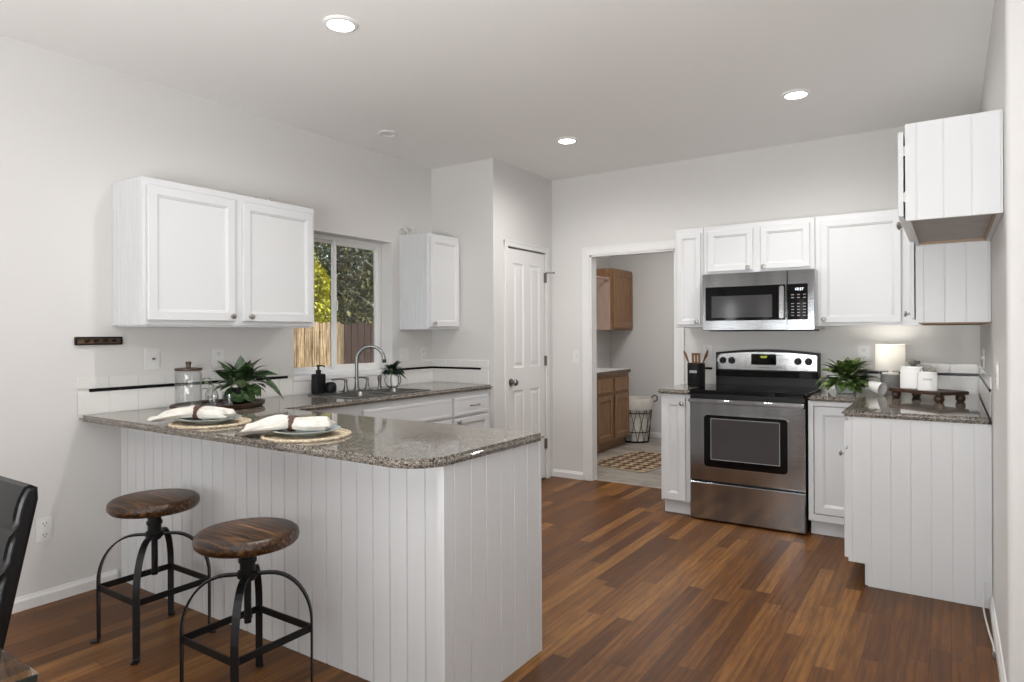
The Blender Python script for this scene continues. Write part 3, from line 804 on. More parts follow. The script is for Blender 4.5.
for y in ((SKY0 + yd) / 2, (SKY1 + yd) / 2): MB().lathe([(0, .757), (.03, .757), (.036, .754), (.036, .752)], (SKX0 + .27, y, 0), 20).build('drain', M['nickel'], o, True)

# --- faucet
fx, fy = SKX0 + .045, 3.30
o = thing('kitchen_faucet', 'dark metal gooseneck faucet with two lever handles behind the sink', 'faucet', (fx, fy, zr))
dx_, dy_ = .80, .60
arc = [(fx, fy, zr), (fx, fy, zr + .06)]
rad = .098; zt = 1.235 - rad
arc += [(fx, fy, zt - .05)]
for k in range(0, 15):
    a = R(k * 13.0)
    s_ = rad - rad * math.cos(a); arc.append((fx + dx_ * s_, fy + dy_ * s_, zt + rad * math.sin(a)))
MB().tube(arc, .0125, 14).lathe([(.026, 0), (.026, .006), (.019, .02), (.0135, .075), (.0135, .08)], (fx, fy, zr), 20).build('spout', M['chrome'], o, True)
s_ = rad - rad * math.cos(R(182)); MB().cyl((fx + dx_ * (2 * rad), fy + dy_ * 2 * rad, zt + .006), (fx + dx_ * 2 * rad, fy + dy_ * 2 * rad, zt - .02), .0145, seg=16, bev=.002).build('spout_tip', M['black'], o, True)
for sgn in (-1, 1):
    hy = fy + sgn * .102
    h = MB().lathe([(.024, 0), (.024, .006), (.017, .02), (.010, .06), (.012, .072), (.012, .085), (.006, .09), (0, .09)], (fx, hy, zr), 20)
    h.build('handle_base', M['chrome'], o, True)
    MB().tube([(fx, hy, zr + .084), (fx - .005, hy - .05, zr + .093), (fx - .01, hy - .115, zr + .092)], [.006, .0055, .007], 10).build('lever', M['chrome'], o, True)
MB().box(fx - .024, fx + .024, fy - .135, fy + .135, zr + .0003, zr + .005, .002).build('deck_plate', M['chrome'], o)
o = center(MB().lathe([(.02, 0), (.02, .006), (.013, .02), (.012, .05), (.016, .07), (.015, .095), (.009, .1), (0, .1)], (fx + .005, fy + .222, zr), 18).build('spray_head', M['chrome'], smooth=True))
tag(o, 'small dark metal side sprayer standing between faucet and potted plant', 'faucet sprayer')

# ================================================================== RANGE AND MICROWAVE
RX0, RX1, RY = -1.545, -.78, 4.592
o = thing('range', 'stainless steel electric range with black glass cooktop', 'range', ((RX0 + RX1) / 2, 4.9, 0))
MB().box(RX0 + .004, RX1 - .004, RY + .03, YB - .03, .02, .895).box(RX0 + .03, RX1 - .03, RY + .06, YB - .05, 0, .02).build('oven_body', M['black'], o)
Fd = face('-Y', RY)
ct = MB().prism(rounded([(RX0 - .002, RY - .012), (RX1 + .002, RY - .012), (RX1 + .002, YB - .09), (RX0 - .002, YB - .09)], [.02, .02, 0, 0]), .893, .922, .008, 3)
ck = ct.build('cooktop', M['blackglass'], o, True)
burn = M['burner'] = mat('burner_ring_print', (.05, .05, .05), .12)
for bx, by, br_ in ((-1.36, 4.74, .10), (-.97, 4.74, .075), (-1.36, 4.99, .075), (-.97, 4.99, .10)):
    MB().lathe([(br_, .9222), (br_, .9226), (br_ - .004, .9226), (br_ - .004, .9222)], (bx, by, 0), 40).build('burner_ring', burn, ck)
# front: black vent strip, door, drawer
MB().box(RX0 + .002, RX1 - .002, RY + .004, RY + .04, .828, .893, .003).build('vent_strip', M['black'], o)
d = MB()
WX0, WX1, WZ_0, WZ_1 = -1.437, -.893, .390, .744
panelled(d, Fd, RX0 + .002, RX1 - .002,   .286, .826, -.035, .0, [(WX0, WX1, WZ_0, WZ_1)], [(.004, .004), (.006, .012)])
d = d.build('oven_door', M['steel'], o)
MB().prism(rounded([(WX0 - .012, WZ_0 - .012), (WX1 + .012, WZ_0 - .012), (WX1 + .012, WZ_1 + .012), (WX0 - .012, WZ_1 + .012)], [.03] * 4), RY - .004, RY + .006, 0, axis='y').build('door_trim', M['steel_light'], d)
MB().prism(rounded([(WX0 - .004, WZ_0 - .004), (WX1 + .004, WZ_0 - .004), (WX1 + .004, WZ_1 + .004), (WX0 - .004, WZ_1 + .004)], [.025] * 4), RY - .006, RY - .002, 0, axis='y').build('window_frame', M['blackglass'], d)
MB().box(WX0 + .045, WX1 - .045, RY - .0075, RY - .005, WZ_0 + .05, WZ_1 - .02).build('oven_window', M['ovenglass'], d)
rim = MB(); ring2 = lambda x0, x1, z0, z1, w_: rim.box(x0, x1, RY - .0085, RY - .006, z0, z0 + w_).box(x0, x1, RY - .0085, RY - .006, z1 - w_, z1).box(x0, x0 + w_, RY - .0085, RY - .006, z0, z1).box(x1 - w_, x1, RY - .0085, RY - .006, z0, z1)
ring2(WX0 + .043, WX1 - .043, WZ_0 + .048, WZ_1 - .018, .004); rim.build('window_rim', M['print'], d)
hb = MB().box(RX0 + .004, RX1 - .004, RY - .052, RY - .028, .83, .862, .008, 3).box(RX0 + .004, RX0 + .03, RY - .04, RY + .004,   .833, .859, .004).box(RX1 - .03, RX1 - .004, RY - .04, RY + .004, .833, .859, .004)
hb.build('handle', M['steel_light'], d, True)
panelled(MB(), Fd, RX0 + .002, RX1 - .002, .012, .272, -.035, .0, [], [], .006).build('storage_drawer', M['steel'], o)
# backguard, slightly arched at the top
top = [(RX0 + .012 + (RX1 - RX0 - .024) * k / 20, 1.157 + .024 * (1 - ((k - 10) / 10) ** 2)) for k in range(21)]
GY = YB - .10
MB().prism([(RX0 + .012, .9), (RX1 - .012, .9)] + [(x, z + .012) for x, z in top[::-1]], GY, YB - .012, 0, axis='y').build('backguard', M['black'], o)
cp = MB().prism([(RX0 + .022, 1.04), (RX1 - .022, 1.04)] + [(min(max(x, RX0 + .022), RX1 - .022), z - .006) for x, z in top[::-1]], GY - .012, GY - .001, 0, axis='y').build('control_panel', M['steel_light'], o)
MB().prism([(RX0 + .014, .985), (RX1 - .014, .985), (RX1 - .014, 1.03), (RX0 + .014, 1.03)], GY - .016, GY - .001, .004, axis='y').build('lower_ledge', M['blackglass'], o)
q = Vector((0, -1, 0)).to_track_quat('Z', 'Y')
for kx in (-1.475, -1.408, -.93, -.858):
    kb = MB().lathe([(0, 0), (.026, 0), (.026, .004), (.022, .006), (.019, .02), (.017, .024), (0, .025)], (kx, GY - .012, 1.108), 24, q).box(kx - .004, kx + .004, GY - .044, GY - .03, 1.088, 1.128, .002)
    kb.build('knob', M['black'], cp, True)
dp = MB().box(-1.262, -1.082, GY - .0155, GY - .011, 1.078, 1.16, .002).build('display', M['blackglass'], cp)
text_mesh('digits', '10:27', .022, M['ledy'], cp, (-1.17, GY - .0165, 1.137), (1, 0, 0), (0, 0, 1))
text_mesh('maker_mark', 'Whirlpool', .015, M['darkprint'], cp, (-1.165, GY - .0135, 1.058), (1, 0, 0), (0, 0, 1))

MZ0, MZ1, MY = 1.332, 1.755, 4.86
o = thing('microwave', 'stainless steel over-the-range microwave under the short cabinet', 'microwave', ((RX0 + RX1) / 2, 5.0, MZ0))
MX0, MX1 = -1.535, -.764
MB().box(MX0, MX1, MY + .03, YB - .008, MZ0 + .012, MZ1).build('oven_body', M['steel'], o)
MB().box(MX0 + .03, MX1 - .03, MY + .06, YB - .03, MZ0, MZ0 + .012, .004).build('underside_grille', M['black'], o)
xs = -.940
Fm = face('-Y', MY + .028)
mdoor = panelled(MB(), Fm, MX0, xs - .002, MZ0 + .006, MZ1, 0, .028, [], [], .005).build('door', M['steel'], o)
MB().box(MX0 + .024, xs - .012, MY - .003, MY + .01, MZ0 + .078, MZ1 - .097, .002).build('window_frame', M['blackglass'], mdoor)
MB().box(MX0 + .07, xs - .1, MY - .0045, MY - .002, MZ0 + .1, MZ1 - .165, .001).build('door_window', M['mwglass'], mdoor)
MB().box(xs - .048, xs - .016, MY - .036, MY - .02, MZ0 + .088, MZ1 - .108, .006, 3).box(xs - .044, xs - .02, MY - .024, MY, MZ0 + .095, MZ0 + .115, .003).box(xs - .044, xs - .02, MY - .024, MY, MZ1 - .135, MZ1 - .115, .003).build('handle', M['steel_light'], mdoor, True)
cpn = panelled(MB(), Fm, xs, MX1, MZ0 + .006, MZ1, 0, .028, [], [], .005).build('control_panel', M['steel'], o)
MB().box(xs + .002, MX1 - .044, MY - .003, MY + .01, MZ0 + .078, MZ1 - .097, .002).build('keypad', M['blackglass'], cpn)
bc = (xs + MX1 - .042) / 2
text_mesh('digits', '10:27', .026, M['led'], cpn, (bc + .01, MY - .0035, MZ1 - .135), (1, 0, 0), (0, 0, 1))
for r_ in range(8):
    for c_ in range(3):
        if r_ == 2: continue
        kx = bc + (-.038 + .038 * c_) + .006; kz = MZ1 - .172 - r_ * .0205
        MB().box(kx - .009, kx + .009, MY - .0036, MY - .0028, kz - .0028, kz + .0028).build('key', M['print'], cpn)

# ================================================================== WALL PLATES
def plate(label, F, u, v, kind='outlet', w_=.072, h_=.116, cat='outlet'):
    nm = {'outlet': 'wall_outlet', 'switch': 'light_switch', 'double': 'light_switch', 'cable': 'cable_plate'}[kind]
    o = thing(nm, label, cat, F(u, v - h_ / 2, 0))
    fbp = MB(); fbox(fbp, F, u - w_ / 2, u + w_ / 2, v - h_ / 2, v + h_ / 2, .0005, .006, .002); fbp.build('cover_plate', M['plate'], o)
    if kind == 'outlet':
        for s_ in (-1, 1):
            r_ = MB(); fbox(r_, F, u - .017, u + .017, v + s_ * .027 - .015, v + s_ * .027 + .015, .005, .0085, .003); r_ = r_.build('receptacle', M['plate'], o)
            sl = MB()
            for du in (-.007, .007): fbox(sl, F, u + du - .0015, u + du + .0015, v + s_ * .027 - .002, v + s_ * .027 + .008, .0082, .009)
            fbox(sl, F, u - .0025, u + .0025, v + s_ * .027 - .011, v + s_ * .027 - .006, .0082, .009); sl.build('slots', M['slot'], r_)
    elif kind in ('switch', 'double'):
        us_ = (u,) if kind == 'switch' else (u - .023, u + .023)
        for uu in us_:
            r_ = MB(); fbox(r_, F, uu - .006, uu + .006, v - .004, v + .016, .004, .014, .002); r_.build('toggle', M['plate'], o)
    elif kind == 'cable':
        MB().cyl(F(u + .004, v, .005), F(u + .004, v, .02), .005, seg=10).build('socket', M['slot'], o)
    return o
plate('white cable plate above the backsplash left of the glass jar', FL, 1.945, 1.19, 'cable', .085, .12, 'cable plate')
plate('white wall outlet above the backsplash behind the dark-leaved plant', FL, 2.345, 1.18)
plate('white wall outlet near the floor behind the dining chair', FL, 1.415, .366)
plate('white double light switch on the wall right of the window', FL, 3.985, 1.152, 'double', .115, .116, 'switch')
plate('white wall outlet beside the double switch in the pantry corner', FL, 4.225, 1.152)
plate('white light switch between pantry door and laundry doorway', FB, -2.824, 1.113, 'switch', cat='switch')
plate('white wall outlet above the plant right of the range', FB, -.512, 1.167)
plate('white wall outlet behind the wooden utensils', FB, -1.63, 1.168)
plate('white light switch on the right wall above the corner backsplash', FR, 4.665, 1.165, 'switch', cat='switch')
plate('white wall outlet on the right wall in front of the worktop end', FR, 3.35, 1.14)

# key rack on the left wall
o = thing('key_rack', 'small dark wooden key rack on the left wall', 'rack', (XL, 1.665, 1.272))
MB().box(XL + .0005, XL + .012, 1.552, 1.774, 1.273, 1.314, .002).build('back_board', wood('key_rack_wood', [(.05, .028, .014), (.13, .075, .038)], (20, 3, 20), .6, 3), o)
mb = MB()
for z0, z1 in ((1.272, 1.28), (1.307, 1.315)): mb.box(XL + .0005, XL + .02, 1.552, 1.781, z0, z1, .002)
for y0, y1 in ((1.552, 1.56), (1.773, 1.781)): mb.box(XL + .0005, XL + .02, y0, y1, 1.28, 1.307, .002)
mb.build('frame', M['iron'], o)
for y in (1.605, 1.648, 1.69, 1.735): MB().cyl((XL + .01, y, 1.293), (XL + .034, y, 1.296), .006, .008, 12).build('hook', M['iron'], o)

# stubs of cable above two cabinets
def cable(label, y, z):
    p = [Vector(q_) for q_ in ((XL + .002, y - .06, z + .06), (XL + .03, y - .055, z + .066), (XL + .05, y - .03, z + .03), (XL + .04, y, z + .012), (XL + .05, y + .03, z + .04),
                               (XL + .03, y + .05, z + .078), (XL + .02, y + .03, z + .066), (XL + .035, y + .0, z + .045), (XL + .03, y - .02, z + .012))]
    out = []
    for i in range(len(p) - 1):
        p0, p1, p2, p3 = p[max(i - 1, 0)], p[i], p[i + 1], p[min(i + 2, len(p) - 1)]
        for k in range(5):
            f_ = k / 5; out.append(.5 * ((2 * p1) + (p2 - p0) * f_ + (2 * p0 - 5 * p1 + 4 * p2 - p3) * f_ ** 2 + (3 * p1 - p0 - 3 * p2 + p3) * f_ ** 3))
    out.append(p[-1])
    tag(center(MB().tube(out, .009, 8).build('cable', M['plastic_tube'], smooth=True)), label, 'cable')
cable('loose white cable end above the wide two-door cabinet', 2.66, 2.134)
cable('loose white cable end above the narrow corner cabinet', 4.02, 2.124)

# ================================================================== STOOLS
def make_stool(loc, label):
    o = thing('bar_stool', label, 'stool', loc, 'industrial stools at the peninsula')
    x, y, _ = loc; zt = .614
    MB().lathe([(0, zt - .054), (.152, zt - .054), (.169, zt - .05), (.178, zt - .04), (.181, zt - .026), (.178, zt - .012), (.168, zt - .003), (.156, zt), (0, zt + .001)], (x, y, 0), 48).build('seat', M['seatwood'], o, True)
    MB().cyl((x, y, .275), (x, y, zt - .0541), .013, seg=16).lathe([(.0135, .29), (.016, .292), (.016, .3), (.0135, .302)], (x, y, 0), 16).build('screw_post', M['iron'], o, True)
    hb = MB().cyl((x, y, .43), (x, y, .535), .027, seg=24, bev=.003).cyl((x, y, .44), (x, y, .465), .036, seg=24, bev=.003).cyl((x, y, .495), (x, y, .51), .032, seg=24, bev=.002)
    hb.build('collar', M['iron'], o, True)
    hb = MB().cyl((x, y, zt - .06), (x, y, zt - .0541), .06, seg=24)
    for a in (R(0), R(180)):
        hb.cyl((x + .026 * math.cos(a), y + .026 * math.sin(a), .48), (x + .026 * math.cos(a), y + .026 * math.sin(a), zt - .0601), .004, seg=8)
    hb.build('seat_bracket', M['iron'], o, True)
    g = .158
    for sx_, sy_ in ((-1, -1), (1, -1), (-1, 1), (1, 1)):
        d_ = Vector((sx_, sy_, 0)).normalized(); w_ = Vector((-d_.y, d_.x, 0)); c_ = Vector((x, y, 0)); Rr = g * math.sqrt(2)
        P = [c_ + d_ * .03 + Vector((0, 0, .452)), c_ + d_ * .075 + Vector((0, 0, .452))]
        for k in range(1, 11):
            a = R(9 * k); P.append(c_ + d_ * (.075 + (Rr - .075) * math.sin(a)) + Vector((0, 0, .262 + .19 * math.cos(a))))
        P += [c_ + d_ * Rr + Vector((0, 0, .1)), c_ + d_ * Rr + Vector((0, 0, .012)), c_ + d_ * (Rr + .004) + Vector((0, 0, .005)), c_ + d_ * (Rr + .028) + Vector((0, 0, .004))]
        lg = MB().bar(P, w_, .026, .007).build('leg', M['iron'], o)
        p_ = c_ + d_ * (Rr + .012); MB().cyl((p_.x, p_.y, .0002), (p_.x, p_.y, .004), .014, seg=14).build('foot', M['rubber'], lg)
    for a, b_ in (((-1, -1), (1, -1)), ((1, -1), (1, 1)), ((1, 1), (-1, 1)), ((-1, 1), (-1, -1))):
        p0 = Vector((x + a[0] * g, y + a[1] * g, .235)); p1 = Vector((x + b_[0] * g, y + b_[1] * g, .235))
        MB().bar([p0, p1], (0, 0, 1), .026, .006).build('stretcher', M['iron'], o)
    return o
s1 = make_stool((-2.902, 1.523, 0), 'round wooden stool farther left, nearer the window wall')
dup(s1, (-2.13, 1.453, 0), 'round wooden stool nearer the camera, in front of the peninsula middle')

# ================================================================== DINING CHAIR AND TABLE
cx0, cx1 = -2.13, -1.645
o = thing('dining_chair', 'black leather dining chair with channel-stitched back by the glass table', 'chair', ((cx0 + cx1) / 2, .40, 0))
lean = math.tan(R(12)); yb0, zb0, zb1 = .470, .44, .985
prof = []; nb = 7; seg_h = (zb1 - zb0) / nb
for b_ in range(nb):
    for k in range(7):
        f_ = k / 6; z = zb0 + (b_ + f_) * seg_h
        bul = .005 * math.sin(math.pi * f_) ** .6 if 0 < k < 6 else 0
        prof.append((yb0 + (z - zb0) * lean - bul, z))
topz = zb1
prof += [(prof[-1][0] + .006, topz + .011), (prof[-1][0] + .018, topz + .014), (prof[-1][0] + .031, topz + .006)]
prof += [(yb0 + (z - zb0) * lean + .036, z) for z in (zb1 - .02, zb0)]
pr = MB().prism(prof, cx0, cx1, .011, 3, axis='x'); pr.build('backrest', M['leather'], o, True)
MB().box(cx0, cx1, .02, yb0 + .03, .40, .47, .02, 3).build('seat', M['leather'], o, True)
for lx in (cx0 + .03, cx1 - .03):
    MB().bar([(lx, .06, .4), (lx, .05, 0.0)], (1, 0, 0), .03, .03).build('leg', M['leather'], o)
    MB().bar([(lx, yb0, .42), (lx, yb0 + .09, 0.0)], (1, 0, 0), .03, .03).build('leg', M['leather'], o)

tx, ty, tz = -1.295, .485, .745
o = thing('dining_table', 'glass-topped dining table corner at the lower left', 'table', (tx - .6, ty - .75, 0))
MB().prism(rounded([(tx - 1.2, ty - 1.5), (tx, ty - 1.5), (tx, ty), (tx - 1.2, ty)], [.006] * 4), tz - .012, tz, .0015, 2).build('tabletop', M['tableglass'], o)
M['glassedge'] = mat('dark_glass_edge', (.03, .04, .038), .15)
MB().box(tx - .003, tx + .0006, ty - 1.49, ty - .004, tz - .0125, tz - .0006).build('glass_edge', M['glassedge'], o)
for lx, ly in ((-.85, -1.25), (-.35, -1.25), (-.85, -.6), (-.35, -.6)):
    MB().box(tx + lx - .03, tx + lx + .03, ty + ly - .03, ty + ly + .03, 0, tz - .0125, .004).build('leg', M['iron'], o)

# ================================================================== PLACE SETTINGS
def placemat(c, r, label):
    o = thing('placemat', label, 'placemat', (c[0], c[1], CT), 'round woven placemats on the peninsula')
    bm_ = MB(); n = 144; P = []
    rows = 34
    for i in range(rows + 1):
        rr = r * i / rows; row = []
        for k in range(n + 1):
            a = 2 * math.pi * k / n
            z = .0035 + .0028 * abs(math.sin(rr * 250 + .12 * math.sin(a * 40))) * (0.6 + .4 * math.sin(a * 60 + (rr * 80 // 1)))
            r2 = rr * (1 + (.022 * math.sin(a * 26) + .012 * math.sin(a * 9 + 1) if i >= rows - 1 else 0))
            row.append((c[0] + r2 * math.cos(a), c[1] + r2 * math.sin(a), CT + z))
        P.append(row)
    P.append([(p[0], p[1], CT + .0006) for p in P[-1]])
    bm_.grid(P); bm_.build('woven_mat', M['seagrass'], o, True, True)
    P = []
    for k in range(180):
        a = 2 * math.pi * k / 180; rr = r + .003 * math.sin(a * 26)
        P.append((c[0] + rr * math.cos(a), c[1] + rr * math.sin(a), CT + .0062 + .0015 * math.sin(a * 52)))
    MB().tube(P, .0052, 6, True).build('braided_rim', M['seagrass'], o, True)
    return o
def dinner_plate(c, z, label):
    o = MB().lathe([(0, .004), (.045, .004), (.05, 0), (.062, 0), (.066, .004), (.10, .010), (.125, .019), (.131, .021), (.132, .023), (.128, .024), (.10, .016), (.07, .0095), (0, .009)], (c[0], c[1], z), 56).build('plate', M['grey_plate'], smooth=True)
    return tag(center(o), label, 'plate', 'grey-green plates on the placemats')
def napkin(c, d, z, label, pc, lens=(.185, .15), seed=1):
    rr_ = random.Random(seed); d = Vector((d[0], d[1], 0)).normalized(); s = Vector((-d.y, d.x, 0)); c = Vector((c[0], c[1], 0))
    P = []; nu, nv = 40, 56; ph = [rr_.uniform(0, 6.28) for _ in range(6)]
    for i in range(nu + 1):
        u = -lens[0] + (lens[0] + lens[1]) * i / nu
        if u < 0:
            f = -u / lens[0]; wd = .027 + .088 * f ** .75; ht = .027 - .011 * f ** 1.2; lift = .026 * (1 - f ** 1.8) + .006
        else:
            f = u / lens[1]; wd = .027 + .034 * f ** .6; ht = .027 - .006 * f; lift = .028 - .006 * f
        if i in (0, nu): wd *= .97; ht *= .35
        row = []
        fade = min(1, abs(u) / .05 + .25)
        for k in range(nv + 1):
            a = 2 * math.pi * k / nv
            pl_ = 1 + fade * (.30 * math.sin(5 * a + ph[0] + u * 9) + .20 * math.sin(9 * a + ph[1] - u * 14) + .10 * math.sin(14 * a + ph[5] + u * 25))
            x_ = math.cos(a) * wd * (1 + .06 * fade * math.sin(4 * a + ph[2] + u * 20)); zz = math.sin(a) * ht * pl_
            if math.sin(a) < 0: zz *= .8
            wob = .012 * math.sin(u * 17 + ph[3]) * fade
            uu = u + (.012 * math.sin(a * 3 + ph[4]) if i in (0, 1, nu - 1, nu) else 0)
            p = c + d * uu + s * (x_ + wob); rp = math.hypot(p.x - pc[0], p.y - pc[1])
            fl = CT + .0078 + (.0112 if rp < .075 else .0112 + .0152 * (rp - .075) / .059) if rp < .136 else (CT + .0125 if rp < .178 else CT + .002)
            row.append((p.x, p.y, max(z + lift + .003 + zz, fl + .0004 * (1 + math.sin(a)))))
        P.append(row)
    mb = MB().grid(P); mb.bm.faces.new([mb.bm.verts.new(p) for p in P[0][:-1]]); mb.bm.faces.new([mb.bm.verts.new(p) for p in P[-1][:-1]][::-1])
    o = mb.build('napkin', M['linen'], smooth=True, weld=True)
    return tag(center(o), label, 'napkin', 'linen napkins on the plates')
def napkin_ring(c, d, z, label):
    d = Vector((d[0], d[1], 0)).normalized(); s = Vector((-d.y, d.x, 0)); t = bmesh.new(); n = 36; R_ = []
    for (off, rad) in ((-.013, .0), (-.0145, .0022), (-.013, .004), (.013, .004), (.0145, .0022), (.013, 0)):
        ring_ = []
        for k in range(n):
            a = 2 * math.pi * k / n
            p = Vector((c[0], c[1], z)) + d * off + s * math.cos(a) * (.034 + rad) + Vector((0, 0, 1)) * (math.sin(a) * (.0285 + rad))
            ring_.append(t.verts.new(p))
        R_.append(ring_)
    for i in range(6):
        A, B = R_[i], R_[(i + 1) % 6]
        for k in range(n): t.faces.new((A[k], A[(k + 1) % n], B[(k + 1) % n], B[k]))
    bmesh.ops.recalc_face_normals(t, faces=t.faces[:]); mb = MB(); mb._merge(t)
    o = mb.build('napkin_ring', M['ringwood'], smooth=True)
    return tag(center(o), label, 'napkin ring', 'brown wooden napkin rings')
for c_, nc, dirn, where, sd in (((-2.835, 1.748), (-2.885, 1.72), (.86, .50), ('farther', 'by the left wall'), 3), ((-2.16, 1.745), (-2.205, 1.71), (.80, .60), ('nearer', 'toward the rounded counter corner'), 8)):
    placemat(c_, .168, f'round woven seagrass placemat of the {where[0]} place setting, {where[1]}')
    dinner_plate(c_, CT + .0078, f'grey-green plate under the napkin of the {where[0]} place setting, {where[1]}')
    zp = CT + .0078 + .0095
    napkin(nc, dirn, zp, f'white linen napkin on the plate of the {where[0]} place setting, {where[1]}', c_, seed=sd)
    napkin_ring(nc, dirn, zp + .0345, f'brown wooden ring around the napkin of the {where[0]} place setting, {where[1]}')

# ================================================================== TRAY GROUP BY THE LEFT WALL
tc = (-3.43, 2.165); Z = CT
o = center(MB().lathe([(0, .003), (.165, .003), (.17, 0), (.185, 0), (.198, .010), (.203, .028), (.199, .030), (.192, .027), (.182, .014), (0, .013)], (tc[0], tc[1], Z), 64, sx=1, sy=1.3).build('tray', M['walnut'], smooth=True))
tag(o, 'dark wooden oval serving tray on the worktop under the wide wall cabinet', 'tray')
TZ = Z + .0135
jx, jy = -3.48, 2.015
o = thing('glass_jar', 'clear glass jar with dark wooden knobbed lid on the tray', 'jar', (jx, jy, TZ))
MB().lathe([(0, .0), (.062, .0), (.067, .004), (.068, .012), (.068, .19), (.064, .2), (.062, .2), (.064, .188), (.064, .014), (.06, .008), (0, .007)], (jx, jy, TZ), 40).build('glass_body', M['glass'], o, True)
MB().lathe([(0, .2005), (.06, .2005), (.069, .203), (.07, .208), (.069, .215), (.05, .217), (.014, .218), (.011, .226), (.015, .242), (.014, .25), (0, .252)], (jx, jy, TZ), 36).build('lid', M['walnut'], o, True)
def tumbler(x, y, r, h, label):
    o = center(MB().lathe([(0, .0), (r * .8, 0), (r * .86, .004), (r, h), (r - .0022, h + .001), (r * .86 - .002, .01), (0, .009)], (x, y, TZ), 28).build('drinking_glass', M['glass'], smooth=True))
    return tag(o, label, 'glass', 'clear drinking glasses on the tray')
tumbler(-3.37, 2.09, .03, .062, 'short clear tumbler on the tray right beside the glass jar')
tumbler(-3.35, 2.17, .03, .062, 'short clear tumbler on the tray in front of the leafy sprig and dark plant')
tumbler(-3.50, 2.255, .028, .07, 'clear tumbler on the tray behind the leaves of the dark plant')
o = thing('bud_vase', 'slim clear glass bottle holding a green leafy sprig on the tray', 'vase', (-3.48, 2.15, TZ))
MB().lathe([(0, 0), (.032, 0), (.036, .004), (.036, .06), (.03, .078), (.016, .095), (.015, .12), (.018, .124), (.0155, .124), (.0125, .12), (.0135, .096), (.027, .078), (.033, .06), (.033, .008), (0, .006)], (-3.48, 2.15, TZ), 28).build('glass_body', M['glass'], o, True)
mb = MB()
for a, l_, h_ in ((0.2, .06, .14), (1.6, .055, .12), (2.8, .06, .135), (4.2, .055, .11), (5.2, .06, .15), (3.5, .05, .165)):
    mb.leaf((-3.48 + .012 * math.cos(a), 2.15 + .012 * math.sin(a), TZ + h_ - .02), (math.cos(a), math.sin(a), .35), l_, .036, .8)
mb.build('leaves', M['leaf_green'], o, True)
MB().tube([(-3.48, 2.15, TZ + .01), (-3.478, 2.152, TZ + .08), (-3.482, 2.148, TZ + .15)], .0022, 6).build('stem', M['stem'], o)

Rv, Uv = Vector((.832, .555, 0)), Vector((0, 0, 1)); Nv = Vector((.555, -.832, 0))   # right / up / front of the two plants
def plant(name, label, loc, pot_fn, leaves, rand, leaf_m, seed, hub_h, stem_r=.002, zmin=None):
    """leaves: (base right, base up, tip right, tip up, front, width) in metres from the pot's foot"""
    o = thing(name, label, 'plant', loc); rg = random.Random(seed); L0 = Vector(loc)
    pot_fn(o)
    fm, sm = MB(), MB()
    for br_, bu, tr_, tu, fr, wd in leaves:
        b_ = L0 + Rv * br_ + Uv * bu + Nv * (fr * .3); tp = L0 + Rv * tr_ + Uv * tu + Nv * fr
        d_ = tp - b_; l_ = d_.length * 1.06
        dr = .35
        fm.leaf(b_, d_ + Uv * dr * .5 * l_, l_, wd, dr, .22, up=(Uv + Nv * .35).normalized())
        sm.tube([L0 + Uv * hub_h, (L0 + Uv * hub_h).lerp(b_, .6) + Uv * .01, b_], stem_r, 6)
    for k in range(rand[0]):
        a = rg.uniform(0, 2 * math.pi); el = rg.uniform(-.35, 1.15); rad = rg.uniform(.25, 1) * rand[1]
        d_ = Vector((math.cos(a) * math.cos(el), math.sin(a) * math.cos(el), math.sin(el) * .85))
        b_ = L0 + Uv * hub_h + d_ * rad; l_ = rg.uniform(*rand[2]); w_ = l_ * rg.uniform(.42, .62)
        fm.leaf(b_, d_ + Uv * .25, l_, w_, rg.uniform(.5, 1.3), .22)
        sm.tube([L0 + Uv * (hub_h - .03), L0 + Uv * hub_h * 1.0 + d_ * rad * .5 + Uv * .012, b_], stem_r, 5)
    for v in fm.bm.verts:
        zz = (zmin or (lambda p: CT + .003))(v.co)
        if v.co.z < zz: v.co.z = zz + .002 * rg.random()
    fm.build('leaves', leaf_m, o, True); sm.build('stems', M['stem'], o, True)
    return o
px_, py_ = -3.40, 2.29
def pot1(o):
    MB().lathe([(0, 0), (.048, 0), (.052, .004), (.062, .085), (.064, .09), (.06, .091), (.056, .08), (0, .078)], (px_, py_, TZ), 28).build('pot', M['iron'], o, True)
u = .0058
plant('potted_plant', 'dark-leaved potted plant with a trailing stem on the tray end', (px_, py_, TZ), pot1, [
    (0, .13, -.012, .272, .0, .085), (.03, .13, .055, .245, .03, .10), (-.03, .14, -.125, .245, .03, .045), (-.05, .12, -.15, .19, .02, .07),
    (.06, .16, .205, .165, .02, .075), (.13, .16, .245, .03, .05, .035), (.02, .10, .10, -.005, .10, .07), (-.02, .08, .035, -.02, .12, .07),
    (-.05, .10, -.045, .0, .09, .06), (.05, .11, .13, .05, .08, .07), (-.04, .12, -.10, .08, .06, .06), (0, .15, -.06, .20, .08, .08), (.01, .14, .08, .19, .09, .08)],
    (48, .085, (.08, .13)), M['leaf'], 5, .115,
    zmin=lambda p: CT + (.034 if ((p.x - tc[0]) / .21) ** 2 + ((p.y - tc[1]) / .27) ** 2 < 1 else .003))

